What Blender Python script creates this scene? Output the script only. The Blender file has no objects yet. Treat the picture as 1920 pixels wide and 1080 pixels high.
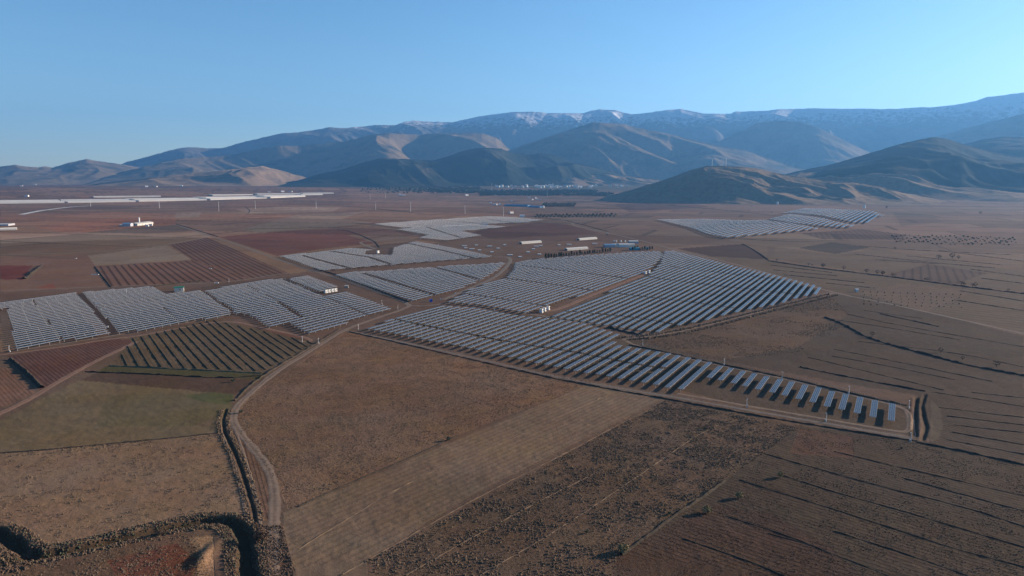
import bpy, math, random
import numpy as np
from mathutils import Vector
R = math.radians
random.seed(7); rng = np.random.default_rng(7)
SC = bpy.context.scene
COL = SC.collection

# ------------------------------------------------------------------ camera, sky, sun, exposure
FPX, CAMH, YH = 1350.0, 120.0, 344.0          # focal length in 1920-px units, height, vanishing row
PITCH = math.atan((540 - YH) / FPX)
cd = bpy.data.cameras.new("camera"); cam = bpy.data.objects.new("camera", cd); COL.objects.link(cam)
cd.sensor_width = 36; cd.lens = 36 * FPX / 1920; cd.clip_start = 1; cd.clip_end = 80000
cam.location = (0, 0, CAMH); cam.rotation_euler = (R(90) - PITCH, 0, 0)
SC.camera = cam
SUN_AZ, SUN_EL = 70.0, 15.0                    # degrees right of the view axis, above horizon
W = bpy.data.worlds.new("World"); SC.world = W; W.use_nodes = True
nt = W.node_tree; bg = nt.nodes['Background']
sky = nt.nodes.new('ShaderNodeTexSky'); sky.sky_type = 'NISHITA'; sky.sun_disc = False
sky.sun_elevation = R(SUN_EL); sky.sun_rotation = R(SUN_AZ); sky.altitude = 1100
sky.air_density = 1.0; sky.dust_density = 0.8; sky.ozone_density = 2.0
hsv = nt.nodes.new('ShaderNodeHueSaturation'); hsv.inputs['Saturation'].default_value = 1.22
nt.links.new(sky.outputs[0], hsv.inputs['Color']); nt.links.new(hsv.outputs[0], bg.inputs[0]); bg.inputs[1].default_value = 0.069
sl = bpy.data.lights.new("sun", 'SUN'); so = bpy.data.objects.new("sun", sl); COL.objects.link(so)
sl.energy = 5.0; sl.angle = R(0.5); sl.color = (1.0, 0.83, 0.66)
sd = Vector((math.sin(R(SUN_AZ)) * math.cos(R(SUN_EL)), math.cos(R(SUN_AZ)) * math.cos(R(SUN_EL)), math.sin(R(SUN_EL))))
so.rotation_euler = sd.to_track_quat('Z', 'Y').to_euler()
SC.view_settings.view_transform = 'Standard'; SC.view_settings.look = 'None'
SC.view_settings.exposure = 1.42; SC.view_settings.gamma = 1
SC.cycles.max_bounces = 6; SC.cycles.volume_bounces = 0

# ------------------------------------------------------------------ noise
def vnoise(x, y, seed=0):
    xi = np.floor(x).astype(np.int64); yi = np.floor(y).astype(np.int64)
    xf = x - xi; yf = y - yi
    u = xf * xf * (3 - 2 * xf); v = yf * yf * (3 - 2 * yf)
    def h(a, b):
        n = (a * 374761393 + b * 668265263 + seed * 1442695041) & 0xffffffff
        n = ((n ^ (n >> 13)) * 1274126177) & 0xffffffff
        return ((n ^ (n >> 16)) & 0xffff) / 65535.0
    a = h(xi, yi); b = h(xi + 1, yi); c = h(xi, yi + 1); d = h(xi + 1, yi + 1)
    return (a * (1 - u) + b * u) * (1 - v) + (c * (1 - u) + d * u) * v
def fbm(x, y, o=4, seed=0, gain=0.5, ridged=False):
    s = 0; a = 1; t = 0
    for i in range(o):
        n = vnoise(x * 2 ** i + 17.3 * i, y * 2 ** i - 9.1 * i, seed + i)
        if ridged: n = 1 - np.abs(2 * n - 1)
        s = s + a * n; t += a; a *= gain
    return s / t
def sm(a, b, x):
    t = np.clip((x - a) / (b - a), 0, 1); return t * t * (3 - 2 * t)

# ------------------------------------------------------------------ terrain height and picture-to-ground lookup
_RR = [0, 4000, 4500, 5000, 5500, 6000, 6500, 7000, 8000, 10000, 14000, 40000]
_ZZ = [0, 0, 3, 11, 24, 42, 60, 74, 88, 97, 104, 110]
def macro(r): return np.interp(r, _RR, _ZZ)
def ray(px, py):
    x = (px - 960) / FPX; y = -(py - 540) / FPX
    return np.array([x, math.cos(PITCH) + y * math.sin(PITCH), -math.sin(PITCH) + y * math.cos(PITCH)])
_T = np.exp(np.linspace(math.log(100), math.log(39000), 2500))
def G(px, py, up=0.0):
    """ground point seen at a pixel of the 1920x1080 photograph (up = height above ground of what is seen)"""
    d = ray(px, py); x = d[0] * _T; y = d[1] * _T; z = CAMH + d[2] * _T
    g = z - macro(np.hypot(x, y)) - up
    k = np.argmax(g <= 0)
    if g[k] > 0: k = len(_T) - 1
    if k == 0: t = _T[0] if abs(d[2]) < 1e-9 else (up - CAMH) / d[2]
    else: t = _T[k - 1] + (_T[k] - _T[k - 1]) * g[k - 1] / (g[k - 1] - g[k])
    return (d[0] * t, d[1] * t)
def GP(pts, up=0.0): return np.array([G(a, b, up) for a, b in pts])
def project(x, y, z):
    zc = (z - CAMH); f = y * math.cos(PITCH) - zc * math.sin(PITCH); u = y * math.sin(PITCH) + zc * math.cos(PITCH)
    f = np.where(np.abs(f) < 1e-3, 1e-3, f)
    return 960 + FPX * x / f, 540 - FPX * u / f, f
def inpoly(px, py, poly):
    ins = np.zeros(px.shape, bool); n = len(poly)
    for i in range(n):
        x1, y1 = poly[i]; x2, y2 = poly[(i + 1) % n]
        if y1 == y2: continue
        c = ((y1 > py) != (y2 > py)) & (px < (x2 - x1) * (py - y1) / (y2 - y1) + x1)
        ins ^= c
    return ins
def segdist(x, y, P):
    """distance to polyline and signed side"""
    best = np.full(x.shape, 1e9); side = np.zeros(x.shape)
    for (x1, y1), (x2, y2) in zip(P[:-1], P[1:]):
        dx, dy = x2 - x1, y2 - y1; L = dx * dx + dy * dy + 1e-9
        t = np.clip(((x - x1) * dx + (y - y1) * dy) / L, 0, 1)
        ex = x - x1 - t * dx; ey = y - y1 - t * dy; d = np.hypot(ex, ey)
        m = d < best; best[m] = d[m]; side[m] = np.sign(dx * ey - dy * ex)[m]
    return best, side

# ------------------------------------------------------------------ materials
def mat(name, col, rough=0.9, metal=0.0, spec=0.3, var=0.0, vscale=1.0, bump=0.0, bscale=3.0, obj=False):
    m = bpy.data.materials.new(name); m.use_nodes = True
    n = m.node_tree; p = n.nodes['Principled BSDF']
    p.inputs['Base Color'].default_value = (*col, 1); p.inputs['Roughness'].default_value = rough
    p.inputs['Metallic'].default_value = metal; p.inputs['Specular IOR Level'].default_value = spec
    if var or bump:
        tc = n.nodes.new('ShaderNodeTexCoord' if obj else 'ShaderNodeNewGeometry')
        src = tc.outputs['Object'] if obj else tc.outputs['Position']
    if var:
        no = n.nodes.new('ShaderNodeTexNoise'); no.inputs['Scale'].default_value = vscale; no.inputs['Detail'].default_value = 6
        no.inputs['Roughness'].default_value = 0.65
        n.links.new(src, no.inputs['Vector'])
        mr = n.nodes.new('ShaderNodeMapRange'); mr.inputs[1].default_value = 0.3; mr.inputs[2].default_value = 0.7
        mr.inputs[3].default_value = 1 - var; mr.inputs[4].default_value = 1 + var
        n.links.new(no.outputs[0], mr.inputs[0])
        mx = n.nodes.new('ShaderNodeVectorMath'); mx.operation = 'SCALE'; mx.inputs[0].default_value = col
        n.links.new(mr.outputs[0], mx.inputs['Scale']); n.links.new(mx.outputs[0], p.inputs['Base Color'])
    if bump:
        nb = n.nodes.new('ShaderNodeTexNoise'); nb.inputs['Scale'].default_value = bscale; nb.inputs['Detail'].default_value = 4
        n.links.new(src, nb.inputs['Vector'])
        b = n.nodes.new('ShaderNodeBump'); b.inputs['Distance'].default_value = bump; b.inputs['Strength'].default_value = 1
        n.links.new(nb.outputs[0], b.inputs['Height']); n.links.new(b.outputs[0], p.inputs['Normal'])
    return m

def mesh_np(name, V, F, mats, midx=None, smooth=False, parent=None, link=True):
    """V (n,3) array, F list/array of faces (all same size arrays ok)"""
    me = bpy.data.meshes.new(name)
    F = np.asarray(F)
    nf, k = F.shape
    me.vertices.add(len(V)); me.vertices.foreach_set('co', np.asarray(V, np.float32).ravel())
    me.loops.add(nf * k); me.loops.foreach_set('vertex_index', F.astype(np.int32).ravel())
    me.polygons.add(nf); me.polygons.foreach_set('loop_start', np.arange(0, nf * k, k, dtype=np.int32))
    me.polygons.foreach_set('loop_total', np.full(nf, k, np.int32))
    for m in (mats if isinstance(mats, (list, tuple)) else [mats]): me.materials.append(m)
    if midx is not None: me.polygons.foreach_set('material_index', np.asarray(midx, np.int32))
    me.polygons.foreach_set('use_smooth', np.full(nf, smooth))
    me.update(calc_edges=True); me.validate()
    if not link: return me
    o = bpy.data.objects.new(name, me); COL.objects.link(o)
    if parent: o.parent = parent
    return o
class MB:
    """collects quads; every quad keeps a material index"""
    def __init__(s): s.v = []; s.f = []; s.m = []
    def quad(s, pts, m=0):
        i = len(s.v); s.v += [tuple(p) for p in pts]; s.f.append((i, i + 1, i + 2, i + 3)); s.m.append(m)
    def box(s, x0, x1, y0, y1, z0, z1, m=0, rz=0, c=(0, 0)):
        P = [(x0, y0), (x1, y0), (x1, y1), (x0, y1)]
        if rz:
            ca, sa = math.cos(rz), math.sin(rz)
            P = [(c[0] + (x - c[0]) * ca - (y - c[1]) * sa, c[1] + (x - c[0]) * sa + (y - c[1]) * ca) for x, y in P]
        b = [(x, y, z0) for x, y in P]; t = [(x, y, z1) for x, y in P]
        s.quad(b[::-1], m); s.quad(t, m)
        for i in range(4): j = (i + 1) % 4; s.quad((b[i], b[j], t[j], t[i]), m)
    def gable(s, x0, x1, y0, y1, z0, z1, m=0, along='x', ov=0.0, th=0.15):
        """pitched roof, ridge along x or y, closed"""
        x0 -= ov; x1 += ov; y0 -= ov; y1 += ov
        if along == 'x':
            ym = (y0 + y1) / 2; A = [(x0, y0, z0), (x1, y0, z0), (x1, y1, z0), (x0, y1, z0)]; B = [(x0, ym, z1), (x1, ym, z1)]
            s.quad((A[0], A[1], B[1], B[0]), m); s.quad((A[2], A[3], B[0], B[1]), m)
            s.quad((A[3], A[0], B[0], B[0]), m); s.quad((A[1], A[2], B[1], B[1]), m); s.quad(A[::-1], m)
        else:
            xm = (x0 + x1) / 2; A = [(x0, y0, z0), (x1, y0, z0), (x1, y1, z0), (x0, y1, z0)]; B = [(xm, y0, z1), (xm, y1, z1)]
            s.quad((A[1], A[2], B[1], B[0]), m); s.quad((A[3], A[0], B[0], B[1]), m)
            s.quad((A[0], A[1], B[0], B[0]), m); s.quad((A[2], A[3], B[1], B[1]), m); s.quad(A[::-1], m)
    def tube(s, p, q, r0, r1=None, n=6, m=0):
        r1 = r0 if r1 is None else r1
        p = Vector(p); q = Vector(q); d = (q - p).normalized()
        a = d.orthogonal().normalized(); b = d.cross(a)
        A = [p + (a * math.cos(2 * math.pi * i / n) + b * math.sin(2 * math.pi * i / n)) * r0 for i in range(n)]
        B = [q + (a * math.cos(2 * math.pi * i / n) + b * math.sin(2 * math.pi * i / n)) * r1 for i in range(n)]
        for i in range(n): j = (i + 1) % n; s.quad((A[i], A[j], B[j], B[i]), m)
        for i in range(1, n - 1, 2):
            s.quad((B[0], B[i], B[i + 1], B[(i + 2) % n]), m); s.quad((A[0], A[(i + 2) % n], A[i + 1], A[i]), m)
    def mesh(s, name, mats):
        V = np.array(s.v); F = np.array(s.f)
        me = bpy.data.meshes.new(name)
        fs = [tuple(dict.fromkeys(f)) for f in s.f]
        me.from_pydata(s.v, [], fs)
        for m in (mats if isinstance(mats, (list, tuple)) else [mats]): me.materials.append(m)
        me.polygons.foreach_set('material_index', s.m); me.update()
        import bmesh
        bm = bmesh.new(); bm.from_mesh(me); bmesh.ops.remove_doubles(bm, verts=bm.verts, dist=1e-4)
        bmesh.ops.recalc_face_normals(bm, faces=bm.faces); bm.to_mesh(me); bm.free()
        return me
    def build(s, name, mats, parent=None, loc=None, rz=0):
        o = bpy.data.objects.new(name, s.mesh(name, mats)); COL.objects.link(o)
        if parent: o.parent = parent
        if loc: o.location = loc; o.rotation_euler = (0, 0, rz)
        return o
def tag(o, label=None, cat=None, group=None, kind=None):
    if label: o['label'] = label
    if cat: o['category'] = cat
    if group: o['group'] = group
    if kind: o['kind'] = kind
    return o
def thing(name, label, cat, loc, rz=0.0, group=None):
    o = bpy.data.objects.new(name, None); COL.objects.link(o); o.empty_display_size = 0.5
    o.location = loc; o.rotation_euler = (0, 0, rz); return tag(o, label, cat, group)
def copy_tree(o, parent=None):
    c = o.copy(); COL.objects.link(c)
    if parent: c.parent = parent
    for ch in list(o.children): copy_tree(ch, c)
    return c
def ordn(n): return f"{n}{'th' if 10 <= n % 100 <= 20 else {1:'st',2:'nd',3:'rd'}.get(n % 10,'th')}"

M = {}
M['alu'] = mat('aluminium', (0.27, 0.265, 0.26), 0.55, 0.1)
M['steel'] = mat('galvanised_steel', (0.31, 0.30, 0.29), 0.6, 0.1, var=0.15, vscale=2)
M['white'] = mat('white_paint', (0.62, 0.61, 0.58), 0.6, var=0.05, vscale=0.6)
M['cream'] = mat('cream_render', (0.62, 0.56, 0.46), 0.85, var=0.1, vscale=0.8)
M['pale'] = mat('weathered_white', (0.44, 0.42, 0.38), 0.8, var=0.15, vscale=0.4)
M['dark'] = mat('dark_opening', (0.03, 0.03, 0.035), 0.5)
M['greyroof'] = mat('grey_sheet_roof', (0.35, 0.35, 0.37), 0.6, var=0.15, vscale=0.3)
M['brownroof'] = mat('brown_sheet_roof', (0.42, 0.37, 0.31), 0.7, var=0.15, vscale=0.3)
M['tile'] = mat('clay_tiles', (0.33, 0.17, 0.10), 0.85, var=0.25, vscale=0.5)
M['green'] = mat('green_roof_paint', (0.01, 0.16, 0.09), 0.5)
M['blue'] = mat('blue_paint', (0.03, 0.09, 0.42), 0.5)
M['teal'] = mat('teal_sheet', (0.03, 0.22, 0.30), 0.6, var=0.15, vscale=0.3)
M['bluegrey'] = mat('blue_sheet_roof', (0.12, 0.22, 0.33), 0.5, var=0.1, vscale=0.05)
M['concrete'] = mat('concrete', (0.30, 0.27, 0.23), 0.9, var=0.15, vscale=0.7)
M['plastic'] = mat('greenhouse_plastic', (0.50, 0.47, 0.42), 0.7, var=0.12, vscale=0.01)
M['rust'] = mat('red_oxide_paint', (0.25, 0.06, 0.04), 0.7)
M['wood'] = mat('bark', (0.09, 0.065, 0.045), 0.95)
M['leafd'] = mat('dark_foliage', (0.028, 0.042, 0.018), 0.9, spec=0.1, var=0.4, vscale=1.5)
M['leafo'] = mat('olive_foliage', (0.085, 0.088, 0.055), 0.9, spec=0.1, var=0.3, vscale=1.2)
M['leafy'] = mat('yellow_bush_foliage', (0.20, 0.165, 0.085), 0.9, spec=0.1, var=0.3, vscale=2)
M['straw'] = mat('dry_straw', (0.125, 0.086, 0.056), 0.95, spec=0.1, var=0.4, vscale=0.25)
M['reed'] = mat('dry_reeds', (0.095, 0.062, 0.042), 0.95, spec=0.1, var=0.5, vscale=0.35)
M['bank'] = mat('weedy_bank', (0.045, 0.034, 0.024), 0.95, spec=0.1, var=0.45, vscale=0.5, bump=0.15, bscale=1.5)
M['vine'] = mat('bare_vine_rows', (0.035, 0.030, 0.018), 0.95, spec=0.1, var=0.45, vscale=0.8)

# ------------------------------------------------------------------ ground: fields drawn as polygons of photo pixels laid on the real ground
FIELDS = [  # polygon, colour, furrow spacing m (0 none), furrow line (two pixels), furrow strength, clumps, edge-wobble
 ([(0,352),(900,352),(1000,400),(620,515),(0,560)], (.190,.128,.086), 0, None, 0, .2),
 ([(900,352),(1920,360),(1920,560),(1300,480),(1000,400)], (.150,.110,.085), 0, None, 0, .2),
 ([(0,385),(200,384),(420,386),(450,398),(330,402),(100,398),(0,396)], (.165,.115,.08), 0, None, 0, .2),
 ([(0,402),(170,396),(330,402),(520,400),(620,404),(560,414),(330,414),(120,424),(0,425)], (.210,.132,.088), 0, None, 0, .1),
 ([(60,425),(210,410),(330,408),(330,424),(130,438)], (.235,.125,.08), 0, None, 0, .1),
 ([(120,440),(240,428),(330,421),(365,433),(160,446)], (.125,.098,.078), 0, None, 0, .1),
 ([(0,440),(130,436),(300,438),(385,434),(398,445),(180,450),(0,460)], (.235,.185,.14), 0, None, 0, .1),
 ([(330,420),(445,412),(560,408),(640,425),(560,431),(410,440),(370,432)], (.20,.138,.102), 0, None, 0, .1),
 ([(330,400),(376,399),(374,407),(328,408)], (.24,.20,.16), 12, ((328,408),(376,399)), .4, .1),
 ([(440,392),(520,388),(640,389),(620,398),(470,400)], (.25,.20,.15), 0, None, 0, .1),
 ([(455,430),(560,402),(680,398),(640,410),(700,418),(600,428),(480,436)], (.215,.175,.135), 0, None, 0, .1),
 ([(410,444),(560,432),(640,431),(745,452),(600,467),(520,480)], (.135,.066,.05), 0, None, 0, .15),
 ([(560,431),(700,425),(790,441),(742,452),(640,431)], (.15,.095,.075), 0, None, 0, .15),
 ([(0,456),(370,446),(318,460),(165,479),(0,482)], (.175,.125,.082), 14, ((0,475),(330,462)), .3, .15),
 ([(0,482),(165,478),(180,499),(207,538),(120,542),(0,552)], (.165,.105,.078), 0, None, 0, .2),
 ([(0,498),(62,498),(42,524),(0,524)], (.13,.043,.032), 0, None, 0, 0),
 ([(70,540),(100,530),(105,543)], (.20,.08,.055), 0, None, 0, 0),
 ([(165,479),(312,460),(360,487),(178,498)], (.205,.17,.135), 0, None, 0, .1),
 ([(180,499),(360,488),(472,524),(430,530),(207,539)], (.160,.096,.074), 9, ((260,497),(300,534)), .9, .1),
 ([(318,459),(388,445),(545,514),(472,524),(360,487)], (.148,.092,.072), 8.5, ((390,455),(500,505)), .9, .1),
 ([(648,440),(700,455),(780,452),(750,436)], (.15,.11,.085), 0, None, 0, .15),
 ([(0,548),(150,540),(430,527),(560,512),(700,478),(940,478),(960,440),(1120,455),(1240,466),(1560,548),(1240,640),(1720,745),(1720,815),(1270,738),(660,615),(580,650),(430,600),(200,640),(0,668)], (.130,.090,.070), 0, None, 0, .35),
 ([(1246,470),(1379,499),(1543,543),(1370,590),(1231,624),(1034,594),(1217,514)], (.085,.068,.050), 0, None, 0, .4),  # large right array: dark grass, with shade between rows painted into the colour
 ([(690,616),(825,573),(1040,597),(1163,627),(1345,682),(1275,732),(1109,702),(850,648)], (.095,.074,.054), 0, None, 0, .4),  # front array: grassy ground, table shadows darkening the colour itself
 ([(840,565),(948,521),(965,492),(1240,470),(1225,500),(1120,541),(1023,577)], (.110,.080,.060), 0, None, 0, .4),  # middle array: ground colour darkened to stand for shade between rows
 ([(0,566),(285,536),(308,550),(430,530),(565,516),(648,546),(735,577),(580,625),(436,590),(207,625),(30,653),(14,577),(0,577)], (.100,.072,.058), 0, None, 0, .4),  # left arrays: row shade put into the ground colour
 ([(627,515),(948,491),(900,525),(775,565)], (.105,.076,.060), 0, None, 0, .4),  # rear middle array: colour lowered for shade in the row gaps
 ([(525,480),(777,452),(928,481),(602,507)], (.105,.076,.060), 0, None, 0, .4),  # far left-hand array: shade of the rows painted in as darker ground
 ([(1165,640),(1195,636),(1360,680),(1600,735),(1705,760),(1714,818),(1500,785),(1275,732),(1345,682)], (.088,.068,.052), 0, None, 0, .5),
 ([(0,578),(12,578),(30,655),(0,660)], (.20,.14,.10), 0, None, 0, .2),
 ([(470,610),(560,628),(600,650),(560,640),(440,600)], (.16,.085,.062), 0, None, 0, .2),
 ([(905,432),(1010,417),(1110,425),(1142,437),(920,447),(880,437)], (.088,.050,.040), 0, None, 0, .1),
 ([(1062,421),(1200,414),(1290,425),(1375,447),(1330,456),(1240,467)], (.125,.092,.070), 0, None, 0, .1),
 ([(1150,383),(1290,378),(1330,388),(1180,398)], (.10,.068,.062), 0, None, 0, .1),
 ([(1270,466),(1390,458),(1442,485),(1362,487)], (.060,.038,.033), 0, None, 0, .1),
 ([(1360,446),(1420,440),(1500,440),(1560,452),(1490,466),(1400,458)], (.155,.118,.09), 0, None, 0, .2),
 ([(1390,458),(1490,467),(1567,478),(1640,466),(1920,510),(1920,548),(1690,520),(1442,485)], (.135,.105,.082), 11, ((1440,470),(1640,492)), .35, .3),
 ([(1442,487),(1690,524),(1920,552),(1920,622),(1570,548),(1330,480)], (.125,.098,.075), 13, ((1400,495),(1540,508)), .35, .3),
 ([(1497,465),(1560,454),(1632,464),(1567,476)], (.060,.050,.046), 0, None, 0, .1),
 ([(1650,398),(1672,398),(1680,424),(1600,424)], (.165,.125,.10), 0, None, 0, .1),
 ([(1675,398),(1740,402),(1770,416),(1690,424)], (.11,.083,.07), 0, None, 0, .1),
 ([(1500,437),(1620,430),(1700,440),(1690,449),(1540,448)], (.085,.058,.05), 12, ((1560,436),(1570,447)), .5, .2),
 ([(1655,518),(1740,495),(1850,512),(1790,534)], (.098,.070,.060), 10, ((1740,498),(1745,525)), .6, .3),
 ([(1610,545),(1700,530),(1830,545),(1740,585)], (.150,.115,.092), 6, ((1640,540),(1720,552)), .5, .8),
 ([(1190,636),(1560,552),(1620,555),(1920,630),(1920,872),(1742,832),(1722,742),(1350,678)], (.088,.068,.054), 2.8, ((1560,598),(1800,637)), .45, .4),
 ([(1190,636),(1560,552),(1590,590),(1500,650),(1350,678)], (.112,.080,.058), 0, None, 0, .9),
 ([(1745,748),(1762,765),(1768,800),(1760,822),(1745,830)], (.108,.086,.066), 0, None, 0, .3),
 ([(648,622),(1114,716),(860,815),(540,955),(520,905),(470,850),(432,790),(470,742)], (.170,.112,.078), 0, None, 0, .9),
 ([(450,790),(800,770),(900,800),(560,940),(520,890)], (.172,.118,.084), 0, None, 0, .7),
 ([(1114,716),(1250,745),(900,920),(640,1079),(540,1079),(530,962)], (.180,.135,.100), 3.2, ((600,985),(1180,732)), .24, .3),
 ([(1250,747),(1500,800),(1310,935),(1165,1035),(1130,1085),(640,1085)], (.118,.086,.064), 4.4, ((700,1040),(1330,780)), .2, .8),
 ([(1500,798),(1722,826),(1930,876),(1930,1085),(1120,1085),(1165,1035),(1310,935)], (.084,.066,.052), 2.4, ((1433,851),(1815,952)), .5, .5),
 ([(1165,1035),(1330,945),(1450,965),(1560,1030),(1620,1085),(1120,1085)], (.082,.056,.044), 2.4, ((1360,967),(1477,1004)), .5, .7),
 ([(1500,802),(1600,820),(1600,860),(1480,850)], (.10,.064,.05), 0, None, 0, .8),
 ([(-20,850),(200,832),(410,812),(440,900),(458,978),(400,978),(290,990),(120,1030),(-20,1000)], (.215,.152,.108), 1.2, ((60,900),(400,862)), .12, .5),
 ([(-20,800),(70,752),(150,712),(200,716),(440,742),(412,812),(-20,852)], (.155,.125,.080), 2.0, ((100,780),(400,770)), .15, .3),
 ([(200,740),(440,737),(432,775),(360,800),(180,800)], (.130,.112,.068), 0, None, 0, .3),
 ([(340,741),(392,736),(441,737),(436,750),(425,760),(400,757),(375,752)], (.090,.098,.048), 0, None, 0, .2),
 ([(205,684),(500,700),(488,712),(180,697)], (.075,.070,.034), 0, None, 0, .6),
 ([(185,698),(480,712),(440,740),(150,713)], (.090,.062,.046), 0, None, 0, .4),
 ([(246,632),(400,598),(594,642),(490,700),(205,686)], (.120,.092,.060), 2.5, ((370,603),(473,693)), .25, .6),
 ([(14,668),(190,636),(244,636),(248,645),(76,732)], (.122,.068,.056), 2.4, ((100,655),(150,690)), .55, .4),
 ([(-20,684),(14,690),(66,737),(-20,776)], (.175,.105,.076), 2.2, ((0,705),(40,745)), .35, .3),
 ([(30,1046),(200,1024),(345,1000),(372,1012),(400,1085),(20,1085)], (.120,.080,.056), 1.0, ((60,1070),(300,1030)), .2, .8),
 ([(200,1050),(330,1020),(370,1050),(360,1085),(220,1085)], (.130,.058,.040), 0, None, 0, .9),
 ([(350,1008),(400,1004),(404,1085),(368,1085),(378,1040)], (.24,.165,.11), 0, None, 0, .9),
 ([(440,795),(455,810),(480,850),(508,882),(516,925),(514,975),(482,975),(470,900),(452,850),(435,815)], (.150,.098,.072), 1.6, ((462,850),(492,970)), .45, .6),
 ([(460,985),(540,1040),(560,1085),(475,1085)], (.10,.065,.050), 0, None, 0, 1.0),
]
CANAL = GP([(468,1110),(464,1060),(458,1008),(446,985),(425,974),(380,976),(330,985),(280,995),(182,1019),(125,1031),(65,1042),(40,1030),(20,1012),(-10,996)])
BRANCH = GP([(-60,1078),(-20,1062),(20,1052),(60,1044)])
SIDE_DITCH = GP([(424,768),(418,790),(421,812),(438,845),(452,880),(465,920),(476,960),(478,980)])
END_DITCH = GP([(1719,748),(1716,775),(1715,805),(1716,818)])
RED_DITCH = GP([(1735,740),(1728,760),(1732,785),(1737,800),(1730,824)])
SMALL = [(SIDE_DITCH, .75, .6), (END_DITCH, 1.3, .9), (RED_DITCH, 1.2, .6)]

az_f = np.radians(np.arange(-45, 45.01, 0.085))
az_c1 = np.radians(np.arange(46, 180.1, 4)); az_c0 = -az_c1[::-1]
AZ = np.concatenate([az_c0, az_f, az_c1])
rr = [4.0]
while rr[-1] < 26500:
    r = rr[-1]
    s = 0.25 if r < 185 else 0.0034 if r < 420 else 0.0055 if r < 900 else 0.009 if r < 6000 else 0.02
    rr.append(r * (1 + s))
RAD = np.array(rr)
NA, NR = len(AZ), len(RAD)
A2, R2 = np.meshgrid(AZ, RAD)
GX = R2 * np.sin(A2); GY = R2 * np.cos(A2)
GZ = macro(R2)
fade = 1 - sm(3000, 5000, R2)
near = 1 - sm(600, 1500, R2)
GZ = GZ + fade * (fbm(GX / 160, GY / 160, 3, 5) - .5) * .9 * sm(150, 400, R2)
GZ = GZ + near * ((fbm(GX / 9, GY / 9, 3, 8) - .5) * 0.28 + (fbm(GX / 2.2, GY / 2.2, 2, 9) - .5) * 0.22)
far_ = sm(5200, 7000, R2)
GZ = GZ + far_ * (fbm(GX / 1500, GY / 900, 4, 31) - .5) * 22 * (1 - sm(9000, 15000, R2))
loc = (R2 < 700) & (np.abs(A2) < R(50))
lx, ly = GX[loc], GY[loc]; dz = np.zeros(lx.shape); dcol = np.zeros(lx.shape)
d, s_ = segdist(lx, ly, CANAL)
wob = (fbm(lx / 6, ly / 6, 3, 3) - .5) * 1.6
dd = d + wob
dz += -2.5 * (1 - sm(.9, 3.6, dd)) + 0.3 * np.exp(-((dd - 5.0) / 1.3) ** 2)
d2, _ = segdist(lx, ly, BRANCH); dz = np.minimum(dz, -1.4 * (1 - sm(.8, 3.2, d2 + wob)) + 0)
dcol = np.maximum(1 - sm(2.4, 4.4, dd), 1 - sm(2.0, 4.0, d2))
for P_, w_, h_ in SMALL:
    d3, _ = segdist(lx, ly, P_); d3 = d3 + wob * .25
    dz += -h_ * (1 - sm(w_ * .25, w_, d3)) + h_ * .33 * np.exp(-((d3 - w_ * 1.5) / (w_ * .4)) ** 2)
    dcol = np.maximum(dcol, .7 * (1 - sm(w_ * .8, w_ * 1.3, d3)))
# bank of spoil beside the canal bend
cx, cy = G(385, 1045); mm = np.exp(-(((lx - cx) / 2.6) ** 2 + ((ly - cy) / 9) ** 2)); dz += 1.5 * mm
GZ[loc] += dz
def ground_z(x, y):
    x = np.asarray(x, float); y = np.asarray(y, float)
    a = np.arctan2(x, y); r = np.hypot(x, y)
    i = np.clip(np.searchsorted(AZ, a) - 1, 0, NA - 2); j = np.clip(np.searchsorted(RAD, r) - 1, 0, NR - 2)
    u = (a - AZ[i]) / (AZ[i + 1] - AZ[i]); v = (r - RAD[j]) / (RAD[j + 1] - RAD[j])
    return (GZ[j, i] * (1 - u) + GZ[j, i + 1] * u) * (1 - v) + (GZ[j + 1, i] * (1 - u) + GZ[j + 1, i + 1] * u) * v
def at(px, py, up=0.0):
    x, y = G(px, py, up); return (float(x), float(y), float(ground_z(x, y)))

PX, PY, PF = project(GX, GY, macro(R2))
PX = PX + (fbm(GX / 14, GY / 14, 3, 41) - .5) * 5 * np.clip(300 / R2, .1, 1) ; PY = PY + (fbm(GX / 14, GY / 14, 3, 42) - .5) * 3 * np.clip(300 / R2, .05, 1)
base = np.array([.130, .092, .070])
C = np.ones((NR, NA, 3)) * base
FU = np.zeros((NR, NA)); FA = np.zeros((NR, NA)); CL = np.full((NR, NA), .4)
# small parcels of slightly different soil far away
ca, sa_ = math.cos(.35), math.sin(.35)
qx = (GX * ca - GY * sa_) / 420; qy = (GX * sa_ + GY * ca) / 210
qx = qx + .35 * np.sin(np.floor(qy) * 2.1); ix = np.floor(qx); iy = np.floor(qy)
def hsh(a, b, s): return np.mod(np.sin(a * 12.9898 + b * 78.233 + s) * 43758.5453, 1)
front = (PF > 1)
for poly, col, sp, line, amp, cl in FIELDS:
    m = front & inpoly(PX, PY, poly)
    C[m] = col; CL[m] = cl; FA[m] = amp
    if sp:
        p, q = GP(line); v = (q - p) / np.hypot(*(q - p)); n = np.array([v[1], -v[0]])
        FU[m] = (GX[m] * n[0] + GY[m] * n[1]) / sp
dist = sm(1100, 1900, R2)
k = 1 + dist * (hsh(ix, iy, 0) - .5) * .55
C *= k[..., None]
C[..., 0] *= 1 + dist * (hsh(ix, iy, 3) - .5) * .14
C[..., 1] *= 1 - dist * .03
edge = np.minimum(np.mod(qx, 1), 1 - np.mod(qx, 1)) * 420; edge2 = np.minimum(np.mod(qy, 1), 1 - np.mod(qy, 1)) * 210
el = dist * (1 - sm(3, 7 + R2 * .0016, np.minimum(edge, edge2))) * .5 * (hsh(ix, iy, 5) > .35)
C *= (1 - el)[..., None]
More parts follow.
